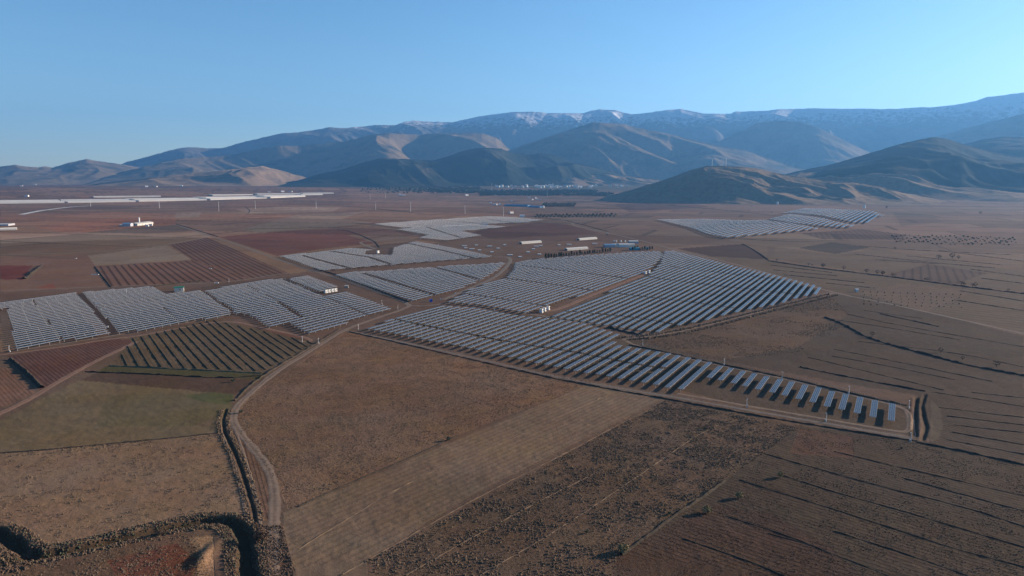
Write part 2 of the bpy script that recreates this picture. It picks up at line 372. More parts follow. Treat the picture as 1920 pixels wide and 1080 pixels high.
# darker ground colour inside the ditches
cc = C[loc]; dk = np.array([.065, .050, .035]); cc = cc * (1 - dcol[:, None]) + dk * dcol[:, None]; C[loc] = cc
C *= np.array([1.14, .97, .79]) * .76; C *= (0.80 + .40 * fbm(GX / 45, GY / 45, 4, 12))[..., None]
# far woodland floor and foothill tint
wood = sm(6100, 6600, R2) * (1 - sm(7600, 8600, R2)) * sm(R(-13), R(-8), A2) * (1 - sm(R(18), R(24), A2))
wood *= sm(.35, .6, fbm(GX / 500, GY / 500, 3, 77) + .12)
C = C * (1 - wood[..., None] * .75) + np.array([.045, .055, .035]) * wood[..., None] * .75
V = np.stack([GX, GY, GZ], -1).reshape(-1, 3)
I = np.arange(NR * NA).reshape(NR, NA)
F = np.stack([I[:-1, :-1], I[:-1, 1:], I[1:, 1:], I[1:, :-1]], -1).reshape(-1, 4)[:, ::-1]
wrap = np.stack([I[:-1, -1], I[:-1, 0], I[1:, 0], I[1:, -1]], -1)[:, ::-1]
F = np.concatenate([F, wrap])
gm = bpy.data.materials.new('field_soil'); gm.use_nodes = True
n = gm.node_tree; P = n.nodes['Principled BSDF']; P.inputs['Roughness'].default_value = 1.0; P.inputs['Specular IOR Level'].default_value = 0.05
def nd(t, **kw):
    x = n.nodes.new(t)
    for k_, v_ in kw.items(): setattr(x, k_, v_)
    return x
def math_(op, a, b=None, c=None):
    x = nd('ShaderNodeMath', operation=op)
    for i_, s_ in enumerate((a, b, c)):
        if s_ is None: continue
        if isinstance(s_, (int, float)): x.inputs[i_].default_value = s_
        else: n.links.new(s_, x.inputs[i_])
    return x.outputs[0]
ac = nd('ShaderNodeAttribute', attribute_name='soil'); af = nd('ShaderNodeAttribute', attribute_name='furrow')
sp_ = nd('ShaderNodeSeparateXYZ'); n.links.new(af.outputs['Vector'], sp_.inputs[0])
geo = nd('ShaderNodeNewGeometry')
def noise(scale, detail=3, rough=.6, vec=None):
    x = nd('ShaderNodeTexNoise'); x.inputs['Scale'].default_value = scale; x.inputs['Detail'].default_value = detail; x.inputs['Roughness'].default_value = rough
    n.links.new(vec or geo.outputs['Position'], x.inputs['Vector']); return x.outputs[0]
n1 = noise(.9, 4, .7); n2 = noise(.12, 4, .65); n3 = noise(3.5, 2, .6)
# furrow wave, bent slightly by the broad noise
wv = math_('ADD', sp_.outputs[0], math_('MULTIPLY', n2, .12))
fur = math_('SINE', math_('MULTIPLY', wv, 2 * math.pi))
furp = math_('POWER', math_('ADD', math_('MULTIPLY', fur, .5), .5), 3.0)
furs = math_('MULTIPLY', furp, sp_.outputs[1])
cl1 = math_('MULTIPLY', math_('SUBTRACT', n1, .5), math_('MULTIPLY', sp_.outputs[2], 2.6))
cl2 = math_('MULTIPLY', math_('SUBTRACT', n2, .5), 0.65)
cl3 = math_('MULTIPLY', math_('SUBTRACT', n3, .5), math_('MULTIPLY', sp_.outputs[2], 1.6))
val = math_('ADD', 1.0, math_('ADD', cl1, math_('ADD', cl2, cl3)))
val = math_('MULTIPLY', val, math_('SUBTRACT', 1.0, math_('MULTIPLY', furs, .75)))
val = math_('MAXIMUM', val, .15)
vm = nd('ShaderNodeVectorMath', operation='SCALE'); n.links.new(ac.outputs['Color'], vm.inputs[0]); n.links.new(val, vm.inputs['Scale'])
hs = nd('ShaderNodeHueSaturation'); n.links.new(vm.outputs[0], hs.inputs['Color'])
n.links.new(math_('ADD', .485, math_('MULTIPLY', noise(.05, 3), .03)), hs.inputs['Hue'])
n.links.new(math_('ADD', .75, math_('MULTIPLY', noise(.02, 4), .5)), hs.inputs['Saturation'])
n.links.new(hs.outputs[0], P.inputs['Base Color'])
hgt = math_('ADD', math_('MULTIPLY', n1, math_('MULTIPLY', sp_.outputs[2], .55)), math_('ADD', math_('MULTIPLY', n3, .12), math_('MULTIPLY', furs, -.12)))
bp = nd('ShaderNodeBump'); bp.inputs['Distance'].default_value = 1.0; bp.inputs['Strength'].default_value = .8
n.links.new(hgt, bp.inputs['Height']); n.links.new(bp.outputs[0], P.inputs['Normal'])
ground = mesh_np('ground', V, F, gm, smooth=True); tag(ground, kind='structure')
me = ground.data
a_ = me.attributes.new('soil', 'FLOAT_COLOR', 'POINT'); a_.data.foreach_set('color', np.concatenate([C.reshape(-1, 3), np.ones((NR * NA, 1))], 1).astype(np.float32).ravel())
a_ = me.attributes.new('furrow', 'FLOAT_VECTOR', 'POINT'); a_.data.foreach_set('vector', np.stack([FU, FA, CL], -1).astype(np.float32).ravel())

# ------------------------------------------------------------------ tracks (sheets just above the ground)
def resample(P, step):
    P = np.asarray(P, float); out = [P[0]]
    for a, b in zip(P[:-1], P[1:]):
        L = np.hypot(*(b - a)); k = max(1, int(L / step))
        for i in range(1, k + 1): out.append(a + (b - a) * i / k)
    return np.array(out)
def smooth_line(P, it=2):
    P = np.asarray(P, float)
    for _ in range(it):
        Q = [P[0]]
        for a, b in zip(P[:-1], P[1:]): Q += [a * .75 + b * .25, a * .25 + b * .75]
        Q.append(P[-1]); P = np.array(Q)
    return P
def trackmat(name, c1, c2):
    m = bpy.data.materials.new(name); m.use_nodes = True; t = m.node_tree; p = t.nodes['Principled BSDF']
    p.inputs['Roughness'].default_value = 1; p.inputs['Specular IOR Level'].default_value = .05
    at_ = t.nodes.new('ShaderNodeAttribute'); at_.attribute_name = 'across'
    wv_ = t.nodes.new('ShaderNodeMath'); wv_.operation = 'MULTIPLY'; wv_.inputs[1].default_value = 2 * math.pi * 2
    t.links.new(at_.outputs['Fac'], wv_.inputs[0])
    co = t.nodes.new('ShaderNodeMath'); co.operation = 'COSINE'; t.links.new(wv_.outputs[0], co.inputs[0])
    g_ = t.nodes.new('ShaderNodeNewGeometry'); no = t.nodes.new('ShaderNodeTexNoise'); no.inputs['Scale'].default_value = .5; no.inputs['Detail'].default_value = 6
    no.inputs['Roughness'].default_value = .7
    t.links.new(g_.outputs['Position'], no.inputs['Vector'])
    ma = t.nodes.new('ShaderNodeMath'); ma.operation = 'MULTIPLY_ADD'; ma.inputs[1].default_value = 2.6; ma.inputs[2].default_value = -.85; t.links.new(no.outputs[0], ma.inputs[0])
    mb = t.nodes.new('ShaderNodeMath'); mb.operation = 'MULTIPLY_ADD'; mb.inputs[1].default_value = .30; t.links.new(co.outputs[0], mb.inputs[0]); t.links.new(ma.outputs[0], mb.inputs[2]); mb.use_clamp = True
    mx = t.nodes.new('ShaderNodeMix'); mx.data_type = 'RGBA'; t.links.new(mb.outputs[0], mx.inputs[0])
    mx.inputs[6].default_value = (*c1, 1); mx.inputs[7].default_value = (*c2, 1); t.links.new(mx.outputs[2], p.inputs['Base Color'])
    b = t.nodes.new('ShaderNodeBump'); b.inputs['Distance'].default_value = .25; b.inputs['Strength'].default_value = .6; t.links.new(no.outputs[0], b.inputs['Height']); t.links.new(b.outputs[0], p.inputs['Normal'])
    return m
M['track'] = trackmat('pale_dirt', (.215, .150, .105), (.125, .085, .060))
M['trackr'] = trackmat('reddish_dirt', (.22, .130, .085), (.14, .078, .055))
M['trackg'] = trackmat('grey_dirt', (.185, .145, .112), (.11, .085, .066))
def track(px, width, m, name='dirt_track', lift=.07, jit=.15):
    P = smooth_line(GP(px)); L = np.hypot(*np.diff(P, axis=0).T).sum()
    P = resample(P, max(1.5, L / 500)); T = np.gradient(P, axis=0); T /= np.hypot(T[:, 0], T[:, 1])[:, None] + 1e-9
    N = np.stack([T[:, 1], -T[:, 0]], 1); K = 7; Vs = []
    r = np.hypot(P[:, 0], P[:, 1]); wj = 1 + (fbm(P[:, 0] / 7, P[:, 1] / 7, 3, 4) - .5) * 4 * jit
    u = np.linspace(-.5, .5, K)
    X = P[:, 0, None] + N[:, 0, None] * u * width * wj[:, None]; Y = P[:, 1, None] + N[:, 1, None] * u * width * wj[:, None]
    Z = ground_z(X, Y) + lift + (np.abs(u) == .5) * -.10 + r[:, None] * 2e-5
    V = np.stack([X, Y, Z], -1).reshape(-1, 3); I = np.arange(len(P) * K).reshape(-1, K)
    F = np.stack([I[:-1, :-1], I[:-1, 1:], I[1:, 1:], I[1:, :-1]], -1).reshape(-1, 4)
    o = mesh_np(name, V, F, m, smooth=True); tag(o, kind='structure')
    a = o.data.attributes.new('across', 'FLOAT', 'POINT'); a.data.foreach_set('value', np.tile(u + .5, len(P)).astype(np.float32))
    return o
track([(436,795),(450,830),(463,870),(476,915),(484,950),(489,985)], 1.3, M['track'])
track([(417,815),(428,845),(441,880),(452,920),(458,955),(464,980)], 1.6, M['track'])
track([(512,1079),(512,1030),(514,975),(516,925),(506,880),(478,845),(452,815),(436,790),(440,765),(475,732),(520,695),(565,668),(610,640),(645,618),(700,598),(755,580),(768,573)], 4.6, M['track'])
track([(768,573),(752,561),(700,545),(640,524),(588,508),(520,486),(450,460),(395,443),(332,422)], 5, M['trackg'])
track([(768,573),(800,574),(845,567),(900,574),(980,587),(1030,594),(1100,606),(1160,616),(1215,628)], 4.5, M['trackg'])
track([(650,620),(760,643),(860,665),(960,688),(1060,710),(1160,729),(1260,744),(1380,765),(1500,786),(1640,810),(1712,822)], 3.2, M['trackg'])
track([(1270,738),(1380,757),(1500,778),(1640,802),(1700,812),(1707,800),(1705,775),(1690,762),(1600,742),(1480,712),(1360,688),(1270,668),(1195,650),(1168,636)], 3.2, M['track'])
track([(-30,790),(30,762),(70,740),(120,709),(180,676),(236,650),(255,640)], 4.5, M['trackr'])
track([(-20,668),(40,660),(120,650),(200,636),(260,630),(340,614),(430,600),(500,616),(560,628),(590,640),(560,640)], 4.0, M['trackr'])
track([(1100,412),(1060,420),(1140,437),(1200,450),(1260,467),(1340,486),(1430,508),(1560,549),(1660,568),(1780,594),(1930,628)], 4.5, M['trackg'])
track([(1165,634),(1240,628),(1330,608),(1430,582),(1500,565),(1562,550)], 4.5, M['track'])
track([(1013,582),(1040,584),(1120,548),(1213,513)], 7, M['trackr'])
track([(0,545),(130,540),(300,533),(430,530),(530,512),(620,506)], 4, M['trackg'])
track([(600,508),(700,497),(830,488),(940,480),(960,484),(950,500),(930,520),(870,545),(830,562)], 6, M['trackg'])
track([(40,402),(80,394),(130,388),(168,386)], 22, M['plastic'], name='pale_road')
track([(0,478),(160,474),(230,468),(312,459),(388,445)], 6, M['trackg'])
track([(690,422),(760,433),(800,440),(690,452),(672,454),(690,462),(704,467)], 7, M['trackg'])
# paler bare yards around the arrays
track([(30,657),(110,645),(220,628),(330,608),(420,594)], 3, M['trackg'])

# ------------------------------------------------------------------ banks and hedgerow lines (low ridges that throw shadow)
def bank(px, w, h, m='bank', name='field_bank', kind='structure', up=None, ragged=.6):
    P = smooth_line(GP(px), 1); L = np.hypot(*np.diff(P, axis=0).T).sum()
    P = resample(P, max(1.0, L / 300)); T = np.gradient(P, axis=0); T /= np.hypot(T[:, 0], T[:, 1])[:, None] + 1e-9
    N = np.stack([T[:, 1], -T[:, 0]], 1); U = np.array([-.5, -.22, 0, .22, .5]); H = np.array([-.15, .75, 1, .7, -.15])
    sd_ = int(abs(px[0][0] * 7 + px[0][1])) % 97
    wj = 1 + (fbm(P[:, 0] / 5, P[:, 1] / 5, 3, sd_) - .5) * 1.4 * ragged; hj = np.clip(1 + (fbm(P[:, 0] / 3.5, P[:, 1] / 3.5, 3, sd_ + 5) - .5) * 3 * ragged, .15, 3)
    X = P[:, 0, None] + N[:, 0, None] * U * w * wj[:, None]; Y = P[:, 1, None] + N[:, 1, None] * U * w * wj[:, None]
    Z = ground_z(X, Y) + H * h * hj[:, None]
    V = np.stack([X, Y, Z], -1).reshape(-1, 3); I = np.arange(len(P) * 5).reshape(-1, 5)
    F = np.stack([I[:-1, :-1], I[:-1, 1:], I[1:, 1:], I[1:, :-1]], -1).reshape(-1, 4)
    o = mesh_np(name, V, F, M[m], smooth=False)
    if kind: tag(o, kind=kind)
    return o
bank([(1547,595),(1580,607),(1620,630)], 2.2, .9)
bank([(1620,630),(1660,644),(1740,665),(1810,684),(1880,697),(1930,706)], 2.4, .85)
for l in [[(1590,589),(1680,609),(1920,650)],[(1620,582),(1730,597)],[(1560,598),(1670,615),(1800,637)],[(1500,689),(1600,709),(1735,734)],
          [(1515,670),(1640,700),(1770,732)],[(1565,655),(1700,682),(1860,715)],[(1745,735),(1830,748),(1930,765)],[(1822,736),(1930,748)],[(1760,764),(1930,785)],
          [(1775,780),(1930,799)],[(1790,797),(1930,813)],[(1785,810),(1930,836)],[(1775,824),(1930,854)],[(1610,640),(1800,662),(1930,690)],[(1560,668),(1640,681),(1790,712)],
          [(1433,851),(1652,913),(1815,952),(1930,991)],[(1465,891),(1564,923),(1681,955),(1797,990),(1930,1029)],[(1386,900),(1535,946),(1681,993),(1797,1031),(1930,1066)],
          [(1360,967),(1477,1004),(1560,1040)],[(1564,996),(1710,1042),(1830,1085)],[(1564,847),(1710,882),(1930,932)],[(1695,897),(1930,961)],[(1280,1010),(1400,1050),(1480,1085)],[(1440,1000),(1520,1022),(1680,1085)]]:
    bank(l, .8, .22)
bank([(1500,689),(1600,709),(1735,734)], 1.5, .6)
bank([(1720,829),(1800,845),(1930,874)], 2.0, .6)
bank([(1440,489),(1527,502),(1630,514),(1690,522),(1790,535),(1930,552)], 2.6, .9)
bank([(1393,458),(1420,472),(1440,487)], 3, 1.0)
for l in [[(1600,476),(1730,491),(1865,503)],[(1610,461),(1690,467),(1760,472),(1900,478)],[(1790,562),(1930,584)],[(1640,487),(1760,495)],[(1700,480),(1880,497)],[(1760,470),(1920,490)],
          [(1370,447),(1500,454),(1560,450)],[(1445,497),(1560,511)],[(1450,506),(1570,517)],[(1470,515),(1620,530)],[(1550,531),(1640,540)],[(1820,505),(1930,520)],[(1840,522),(1930,533)],[(1800,545),(1930,566)],[(1650,588),(1760,612)]]:
    bank(l, 2.0, .45)
for l in [[(1250,384),(1400,398),(1500,411)],[(840,374),(900,376),(1000,384),(1100,390),(1240,394)],[(410,444),(330,420)],[(660,418),(760,424)],[(600,440),(640,428),(700,450),(712,464)],
          [(880,395),(960,402),(1060,413)],[(1060,413),(1140,434)],[(640,386),(770,398)],[(700,390),(800,402)],[(330,414),(560,407)],[(460,430),(700,425)],[(0,426),(120,422)],
          [(1030,378),(1200,380),(1280,376)],[(1100,378),(1160,388)],[(0,395),(300,391),(420,389)],[(460,388),(470,395),(465,400)]]:
    bank(l, 4.5, .8)
bank([(655,622),(760,646),(860,669),(960,692),(1060,714)], 1.2, .5)
bank([(1060,714),(1160,733),(1260,750),(1400,776),(1500,793),(1640,816),(1720,827)], 1.3, .55)
bank([(1180,647),(1270,666),(1360,686),(1480,710),(1600,740),(1700,760)], 1.7, .6)
bank([(440,752),(470,722),(500,701),(560,664),(610,634),(640,615)], 1.4, .7)
bank([(765,566),(700,541),(640,518),(588,503)], 1.8, 1.0)
bank([(160,697),(300,702),(420,710),(490,704)], 1.3, .6)
bank([(205,686),(300,690),(490,700)], 1.8, .6, 'leafo')
bank([(20,674),(40,690),(60,708),(78,728)], 3.4, 1.5)
bank([(178,500),(208,538)], 2.0, .8)
bank([(-10,851),(100,843),(200,833),(300,824),(410,812)], 1.6, .35)
bank([(1165,1040),(1210,1008),(1260,970),(1310,938),(1360,900)], 1.5, .6)
bank([(860,815),(760,862),(640,912),(560,950)], 1.2, .3)
bank([(1140,614),(1170,622),(1200,628)], 2.5, 1.3)
bank([(290,537),(330,532),(375,528)], 3.5, 1.6)
bank([(45,523),(62,512),(78,498)], 5, 2)
# ploughed-up pale clod lines across the foreground strips
for l in [[(640,1079),(760,1010),(900,930),(1060,850),(1180,785),(1262,750)],[(760,1079),(900,1000),(1030,930),(1130,880)],[(560,1030),(760,905),(900,850),(1140,740)],[(900,1079),(1060,985),(1200,890),(1330,800),(1400,785)]]:
    bank(l, .5, .16, 'straw', ragged=1.2)

# ------------------------------------------------------------------ solar arrays
def panelmat():
    m = bpy.data.materials.new('solar_cells'); m.use_nodes = True; t = m.node_tree; p = t.nodes['Principled BSDF']
    tc = t.nodes.new('ShaderNodeTexCoord'); sx = t.nodes.new('ShaderNodeSeparateXYZ'); t.links.new(tc.outputs['Object'], sx.inputs[0])
    fr = t.nodes.new('ShaderNodeMath'); fr.operation = 'PINGPONG'; fr.inputs[1].default_value = 1.0; t.links.new(sx.outputs['Y'], fr.inputs[0])
    lt = t.nodes.new('ShaderNodeMath'); lt.operation = 'LESS_THAN'; lt.inputs[1].default_value = .045; t.links.new(fr.outputs[0], lt.inputs[0])
    mx = t.nodes.new('ShaderNodeMix'); mx.data_type = 'RGBA'; t.links.new(lt.outputs[0], mx.inputs[0])
    mx.inputs[6].default_value = (.04, .04, .05, 1); mx.inputs[7].default_value = (.16, .155, .15, 1)
    t.links.new(mx.outputs[2], p.inputs['Base Color'])
    p.inputs['Roughness'].default_value = .24; p.inputs['IOR'].default_value = 1.4; p.inputs['Specular IOR Level'].default_value = .16
    return m
M['cells'] = panelmat()
TW = 3.05; TH = 2.2                            # table width, height of its plane
_pm = {}
def table_meshes(L):
    if L in _pm: return _pm[L]
    pan = MB(); w3 = (TW - .5) / 3
    for i in range(3):
        x0 = -TW / 2 + .125 + i * (w3 + .125); pan.box(x0, x0 + w3, -L / 2, L / 2, TH, TH + .045)
    fr = MB()
    for i in range(4):
        x0 = -TW / 2 + i * (w3 + .125); fr.box(x0 + (.0 if i in (0, 3) else .035), x0 + (.125 if i in (0, 3) else .09), -L / 2, L / 2, TH - .09, TH + .052)
    fr.box(-TW / 2 + .125, TW / 2 - .125, -L / 2 - .06, -L / 2, TH - .05, TH + .06); fr.box(-TW / 2 + .125, TW / 2 - .125, L / 2, L / 2 + .06, TH - .05, TH + .06)
    be = MB(); be.box(-.09, .09, -L / 2 + .1, L / 2 - .1, TH - .30, TH - .12)
    po = MB(); po.box(-.09, .09, -.08, .08, -.6, TH - .30)
    k = max(2, int(round(L / 7.0))); ys = [-L / 2 + .7 + (L - 1.4) * i / (k - 1) for i in range(k)]
    _pm[L] = (pan.mesh('panel', M['cells']), fr.mesh('frame', M['alu']), be.mesh('torque_beam', M['steel']), po.mesh('post', M['steel']), ys)
    return _pm[L]
TABLES = []
def clip_rows(poly, az, pitch, lanes=(), phase=.5, gap=4.0, up=0.0):
    P = GP(poly, up); u = np.array([math.sin(R(az)), math.cos(R(az))]); nn = np.array([math.cos(R(az)), -math.sin(R(az))])
    c = P @ nn; s = P @ u; k0 = c.min() + pitch * phase; rows = []
    LN = [GP(l, up) for l in lanes]; i = 0
    while k0 < c.max():
        ts = []
        for a in range(len(P)):
            b = (a + 1) % len(P)
            if (c[a] > k0) != (c[b] > k0): ts.append(s[a] + (s[b] - s[a]) * (k0 - c[a]) / (c[b] - c[a]))
        ts.sort(); cuts = []
        for l in LN:
            lc = l @ nn; ls = l @ u
            for a in range(len(l) - 1):
                if (lc[a] > k0) != (lc[a + 1] > k0): cuts.append(ls[a] + (ls[a + 1] - ls[a]) * (k0 - lc[a]) / (lc[a + 1] - lc[a]))
        segs = []
        for a in range(0, len(ts) - 1, 2):
            lo, hi = ts[a], ts[a + 1]; cs = sorted(q for q in cuts if lo < q < hi); e = [lo]
            for q in cs: e += [q - gap / 2, q + gap / 2]
            e.append(hi)
            for b in range(0, len(e), 2):
                if e[b + 1] - e[b] > 8: segs.append((e[b], e[b + 1]))
        rows.append([(nn * k0 + u * (x0 + x1) / 2, x1 - x0) for x0, x1 in segs]); k0 += pitch
    return rows
def array(bname, poly, az, pitch=7.8, lanes=(), phase=.5, scale=1.0, gap=4.0, cap=88):
    rows = [r for r in clip_rows(poly, az, pitch, lanes, phase, gap, TH) if r]
    u = np.array([math.sin(R(az)), math.cos(R(az))])
    for ri, row in enumerate(rows):
        segs = []
        for c, L in row:
            k = max(1, math.ceil(L / (cap * scale)))
            for j in range(k): segs.append((c + u * (-L / 2 + L * (j + .5) / k), L / k - (.5 if k > 1 else 0)))
        for si, (c, L) in enumerate(segs):
            Lq = max(8, round(L / scale / 4) * 4)
            TABLES.append(dict(b=bname, az=az, c=c, L=Lq, s=scale, row=ri + 1, n=len(rows), pos=si + 1, m=len(segs)))
ST = 28.5
# front array with the tapering right-hand strip
array('front array', [(690,616),(737,596),(825,573),(890,576),(960,590),(1040,597),(1098,607),(1163,627),(1149,645),(1168,648),(1185,651),(1222,658),(1262,664),(1299,672),(1343,681),(1322,697),(1280,731),(1258,728),(1234,722),(1175,712),(1109,700),(1040,687),(970,672),(850,647),(760,630)], ST,
      lanes=[[(740,597),(755,602),(870,625),(960,642),(1025,652),(1059,657),(1093,663),(1149,674),(1200,684),(1252,692)]])
# the fourteen short tables of the strip
tops = [(1357,687),(1377,691),(1400,696),(1421,701),(1444,706),(1469,711),(1491,716),(1516,722),(1541,727),(1566,734),(1592,739),(1619,745),(1647,751),(1679,757)]
u_ = np.array([math.sin(R(ST)), math.cos(R(ST))])
for i, (a, b) in enumerate(tops):
    c = np.array(G(a - 6, b, TH)) - u_ * 15.5
    TABLES.append(dict(b='right-hand strip', az=ST, c=c, L=32, s=1.0, row=i + 1, n=14, pos=1, m=1))
array('middle array', [(965,492),(1010,484),(1132,476),(1190,472),(1235,470),(1244,478),(1228,496),(1210,508),(1125,540),(1023,576),(986,586),(900,571),(840,566),(867,548),(913,530),(948,521),(963,505)], ST - 1.5,
      lanes=[[(845,546),(861,549),(940,560),(1021,573)], [(930,519),(944,521),(1030,532),(1125,546)], [(975,497),(992,499),(1080,510),(1190,523)]])
array('large right array', [(1246,470),(1262,469),(1320,484),(1379,499),(1427,509),(1475,521),(1533,536),(1543,543),(1541,551),(1518,553),(1485,561),(1456,571),(1410,578),(1364,588),(1327,599),(1275,608),(1231,622),(1160,613),(1100,604),(1034,593),(1120,556),(1217,514),(1238,494)], ST - .8,
      lanes=[[(1048,582),(1120,588),(1194,595),(1262,607)], [(1140,547),(1160,550),(1230,558),(1306,567),(1380,577)], [(1215,518),(1231,521),(1347,536),(1462,548),(1500,553)], [(1255,499),(1275,502),(1379,514),(1480,526)]])
array('rear middle array', [(627,515),(662,509),(720,507),(767,503),(818,500),(850,497),(895,495),(948,491),(935,505),(900,525),(852,545),(815,553),(775,564),(700,540)], ST - 2.5,
      lanes=[[(680,512),(750,533),(815,553)], [(812,500),(860,513),(902,525)]], gap=7)
array('left array', [(-70,574),(0,566),(140,547),(173,582),(207,625),(120,639),(30,653),(14,577),(-60,590)], ST - 2.5, pitch=8.0, lanes=[[(60,560),(118,640)]], gap=1.0)
array('second left array', [(153,547),(220,541),(285,536),(308,550),(375,544),(432,583),(432,590),(330,606),(225,625),(190,585)], ST - 2.5, pitch=8.0)
array('hut side array', [(384,546),(430,535),(480,527),(528,521),(530,524),(565,537),(600,553),(645,572),(685,590),(640,608),(580,625),(542,604),(505,612),(467,588),(436,586),(437,580)], ST - 2.5, pitch=8.0,
      lanes=[[(520,564),(545,580),(567,594)]], gap=6)
array('cabin side array', [(540,523),(575,516),(632,536),(600,547)], ST - 2.5, pitch=8.0)
array('trackside array', [(608,555),(648,546),(690,561),(733,577),(690,590),(650,573)], ST - 2.5, pitch=8.0)
array('far left-hand array', [(525,480),(560,476),(610,471),(660,465),(698,468),(684,471),(684,477),(735,478),(738,464),(777,452),(850,465),(928,481),(860,486),(760,494),(602,507),(560,492)], ST - 3, pitch=9,
      lanes=[[(566,479),(610,491),(655,503)], [(620,471),(690,482),(735,497)], [(762,456),(830,470),(892,485)]], gap=8, cap=100, scale=1.15)
array('distant upper array', [(700,421),(765,416),(840,411),(917,406),(965,408),(1017,413),(987,418),(930,420),(860,424),(755,428)], ST - 4, pitch=15, scale=1.9, cap=80, gap=10, lanes=[[(820,413),(900,420)], [(900,409),(960,419)]])
array('distant lower array', [(745,431),(780,426),(900,421),(950,426),(865,434),(905,443),(840,452),(785,447),(803,441)], ST - 4, pitch=13, scale=1.7, cap=80, gap=10, lanes=[[(800,427),(860,446)]])
array('far right lower array', [(1230,412),(1320,411),(1400,414),(1432,413),(1480,419),(1540,430),(1445,439),(1362,447),(1325,440),(1295,428)], ST + .5, pitch=15, scale=2.0, cap=70, gap=8, lanes=[[(1290,424),(1420,420),(1500,425)]])
array('far right middle array', [(1440,412),(1482,402),(1547,411),(1565,417),(1605,424),(1585,428),(1500,421)], ST + 1, pitch=16.5, scale=2.2, cap=80)
array('far right upper array', [(1462,401),(1510,391),(1575,393),(1638,397),(1655,405),(1632,419),(1598,418),(1540,405),(1485,400)], ST + 1, pitch=17.5, scale=2.3, cap=80)

def facing(t):
    x, y = t['c']; d = math.hypot(x, y); px, py, _ = project(x, y, 2.0)
    if not (-60 < px < 1980): return 0
    return t['L'] * t['s'] * 3.7 / d ** 2.5
for t in TABLES: t['k'] = float(facing(t))
TABLES.sort(key=lambda t: -t['k'])
proto = {}
shown = TABLES[:300]; rest = [t for t in TABLES[300:] if t['k'] > 0 or True]
WHERE = {'front array': 'in the long front array', 'right-hand strip': 'in the narrow right-hand strip', 'middle array': 'in the array between cabins', 'large right array': 'in the large right array',
         'left array': 'in the far left array', 'second left array': 'in the second array from left', 'hut side array': 'in the array below the hut', 'cabin side array': 'in the small array above the cabins', 'trackside array': 'in the small array below the cabins', 'rear middle array': 'in the rear array beyond the track'}
for t in shown:
    L = t['L']; pan, fr, be, po, ys = table_meshes(L); x, y = t['c']; z = float(np.mean([ground_z(x + q * math.sin(R(t['az'])), y + q * math.cos(R(t['az']))) for q in (-L * .4, -L * .2, 0, L * .2, L * .4)]))
    rowend = 'far left end' if t['row'] <= t['n'] / 2 else 'far right end'; ri = t['row'] if t['row'] <= t['n'] / 2 else t['n'] + 1 - t['row']
    lab = f"solar table {WHERE.get(t['b'], 'in the ' + t['b'])}, {ordn(ri)} row from {'left' if t['row'] <= t['n']/2 else 'right'}"
    if t['m'] > 1: lab += f", {ordn(t['pos'])} along"
    key = L
    if key in proto:
        o = copy_tree(proto[key])
    else:
        o = bpy.data.objects.new('solar_table', None); COL.objects.link(o)
        for nme, mesh in (('panel', pan), ('frame', fr), ('torque_beam', be)):
            c = bpy.data.objects.new(nme, mesh); COL.objects.link(c); c.parent = o
        for yy in ys:
            c = bpy.data.objects.new('post', po); COL.objects.link(c); c.parent = o; c.location = (0, yy, 0)
        proto[key] = o
    o.location = (float(x), float(y), z); o.rotation_euler = (0, R(random.gauss(.3, .9)), -R(t['az']))
    tag(o, lab, 'solar panel table', f"solar tables {WHERE.get(t['b'], 'in the ' + t['b'])}")
print('tables', len(TABLES), 'rest', len(rest))
mr = MB(); VV = []; FF = []; MM = []; nv = 0
tmpl = {}
for t in rest:
    L = t['L'] * t['s']; s = t['s']; key = (t['L'], s)
    if key not in tmpl:
        b = MB(); w = TW * s; b.box(-w / 2 + .1, w / 2 - .1, -L / 2, L / 2, TH, TH + .05, 0)
        b.box(w / 2 - .1, w / 2, -L / 2, L / 2, TH - .1, TH + .06, 1); b.box(-w / 2, -w / 2 + .1, -L / 2, L / 2, TH - .1, TH + .06, 1)
        b.box(-.05, .05, -L / 2, L / 2, TH + .055, TH + .075, 1)
        kk = max(2, int(L / (8 * s)))
        for i in range(kk): yy = -L / 2 + .7 + (L - 1.4) * i / (kk - 1); b.box(-.08, .08, yy - .08, yy + .08, -.5, TH - .02, 1)
        b.v = [(p_[0], p_[1], p_[2] * s) for p_ in b.v]
        tmpl[key] = (np.array(b.v), np.array(b.f), np.array(b.m))
    v, f, m = tmpl[key]; ca_, sa2 = math.cos(-R(t['az'])), math.sin(-R(t['az'])); x, y = t['c']
    z = float(ground_z(x, y))
    VV.append(np.stack([x + v[:, 0] * ca_ - v[:, 1] * sa2, y + v[:, 0] * sa2 + v[:, 1] * ca_, v[:, 2] + z], 1)); FF.append(f + nv); MM.append(m); nv += len(v)
ro = mesh_np('distant_solar_tables', np.concatenate(VV), np.concatenate(FF), [M['cells'], M['alu']], np.concatenate(MM))
tag(ro, kind='stuff')
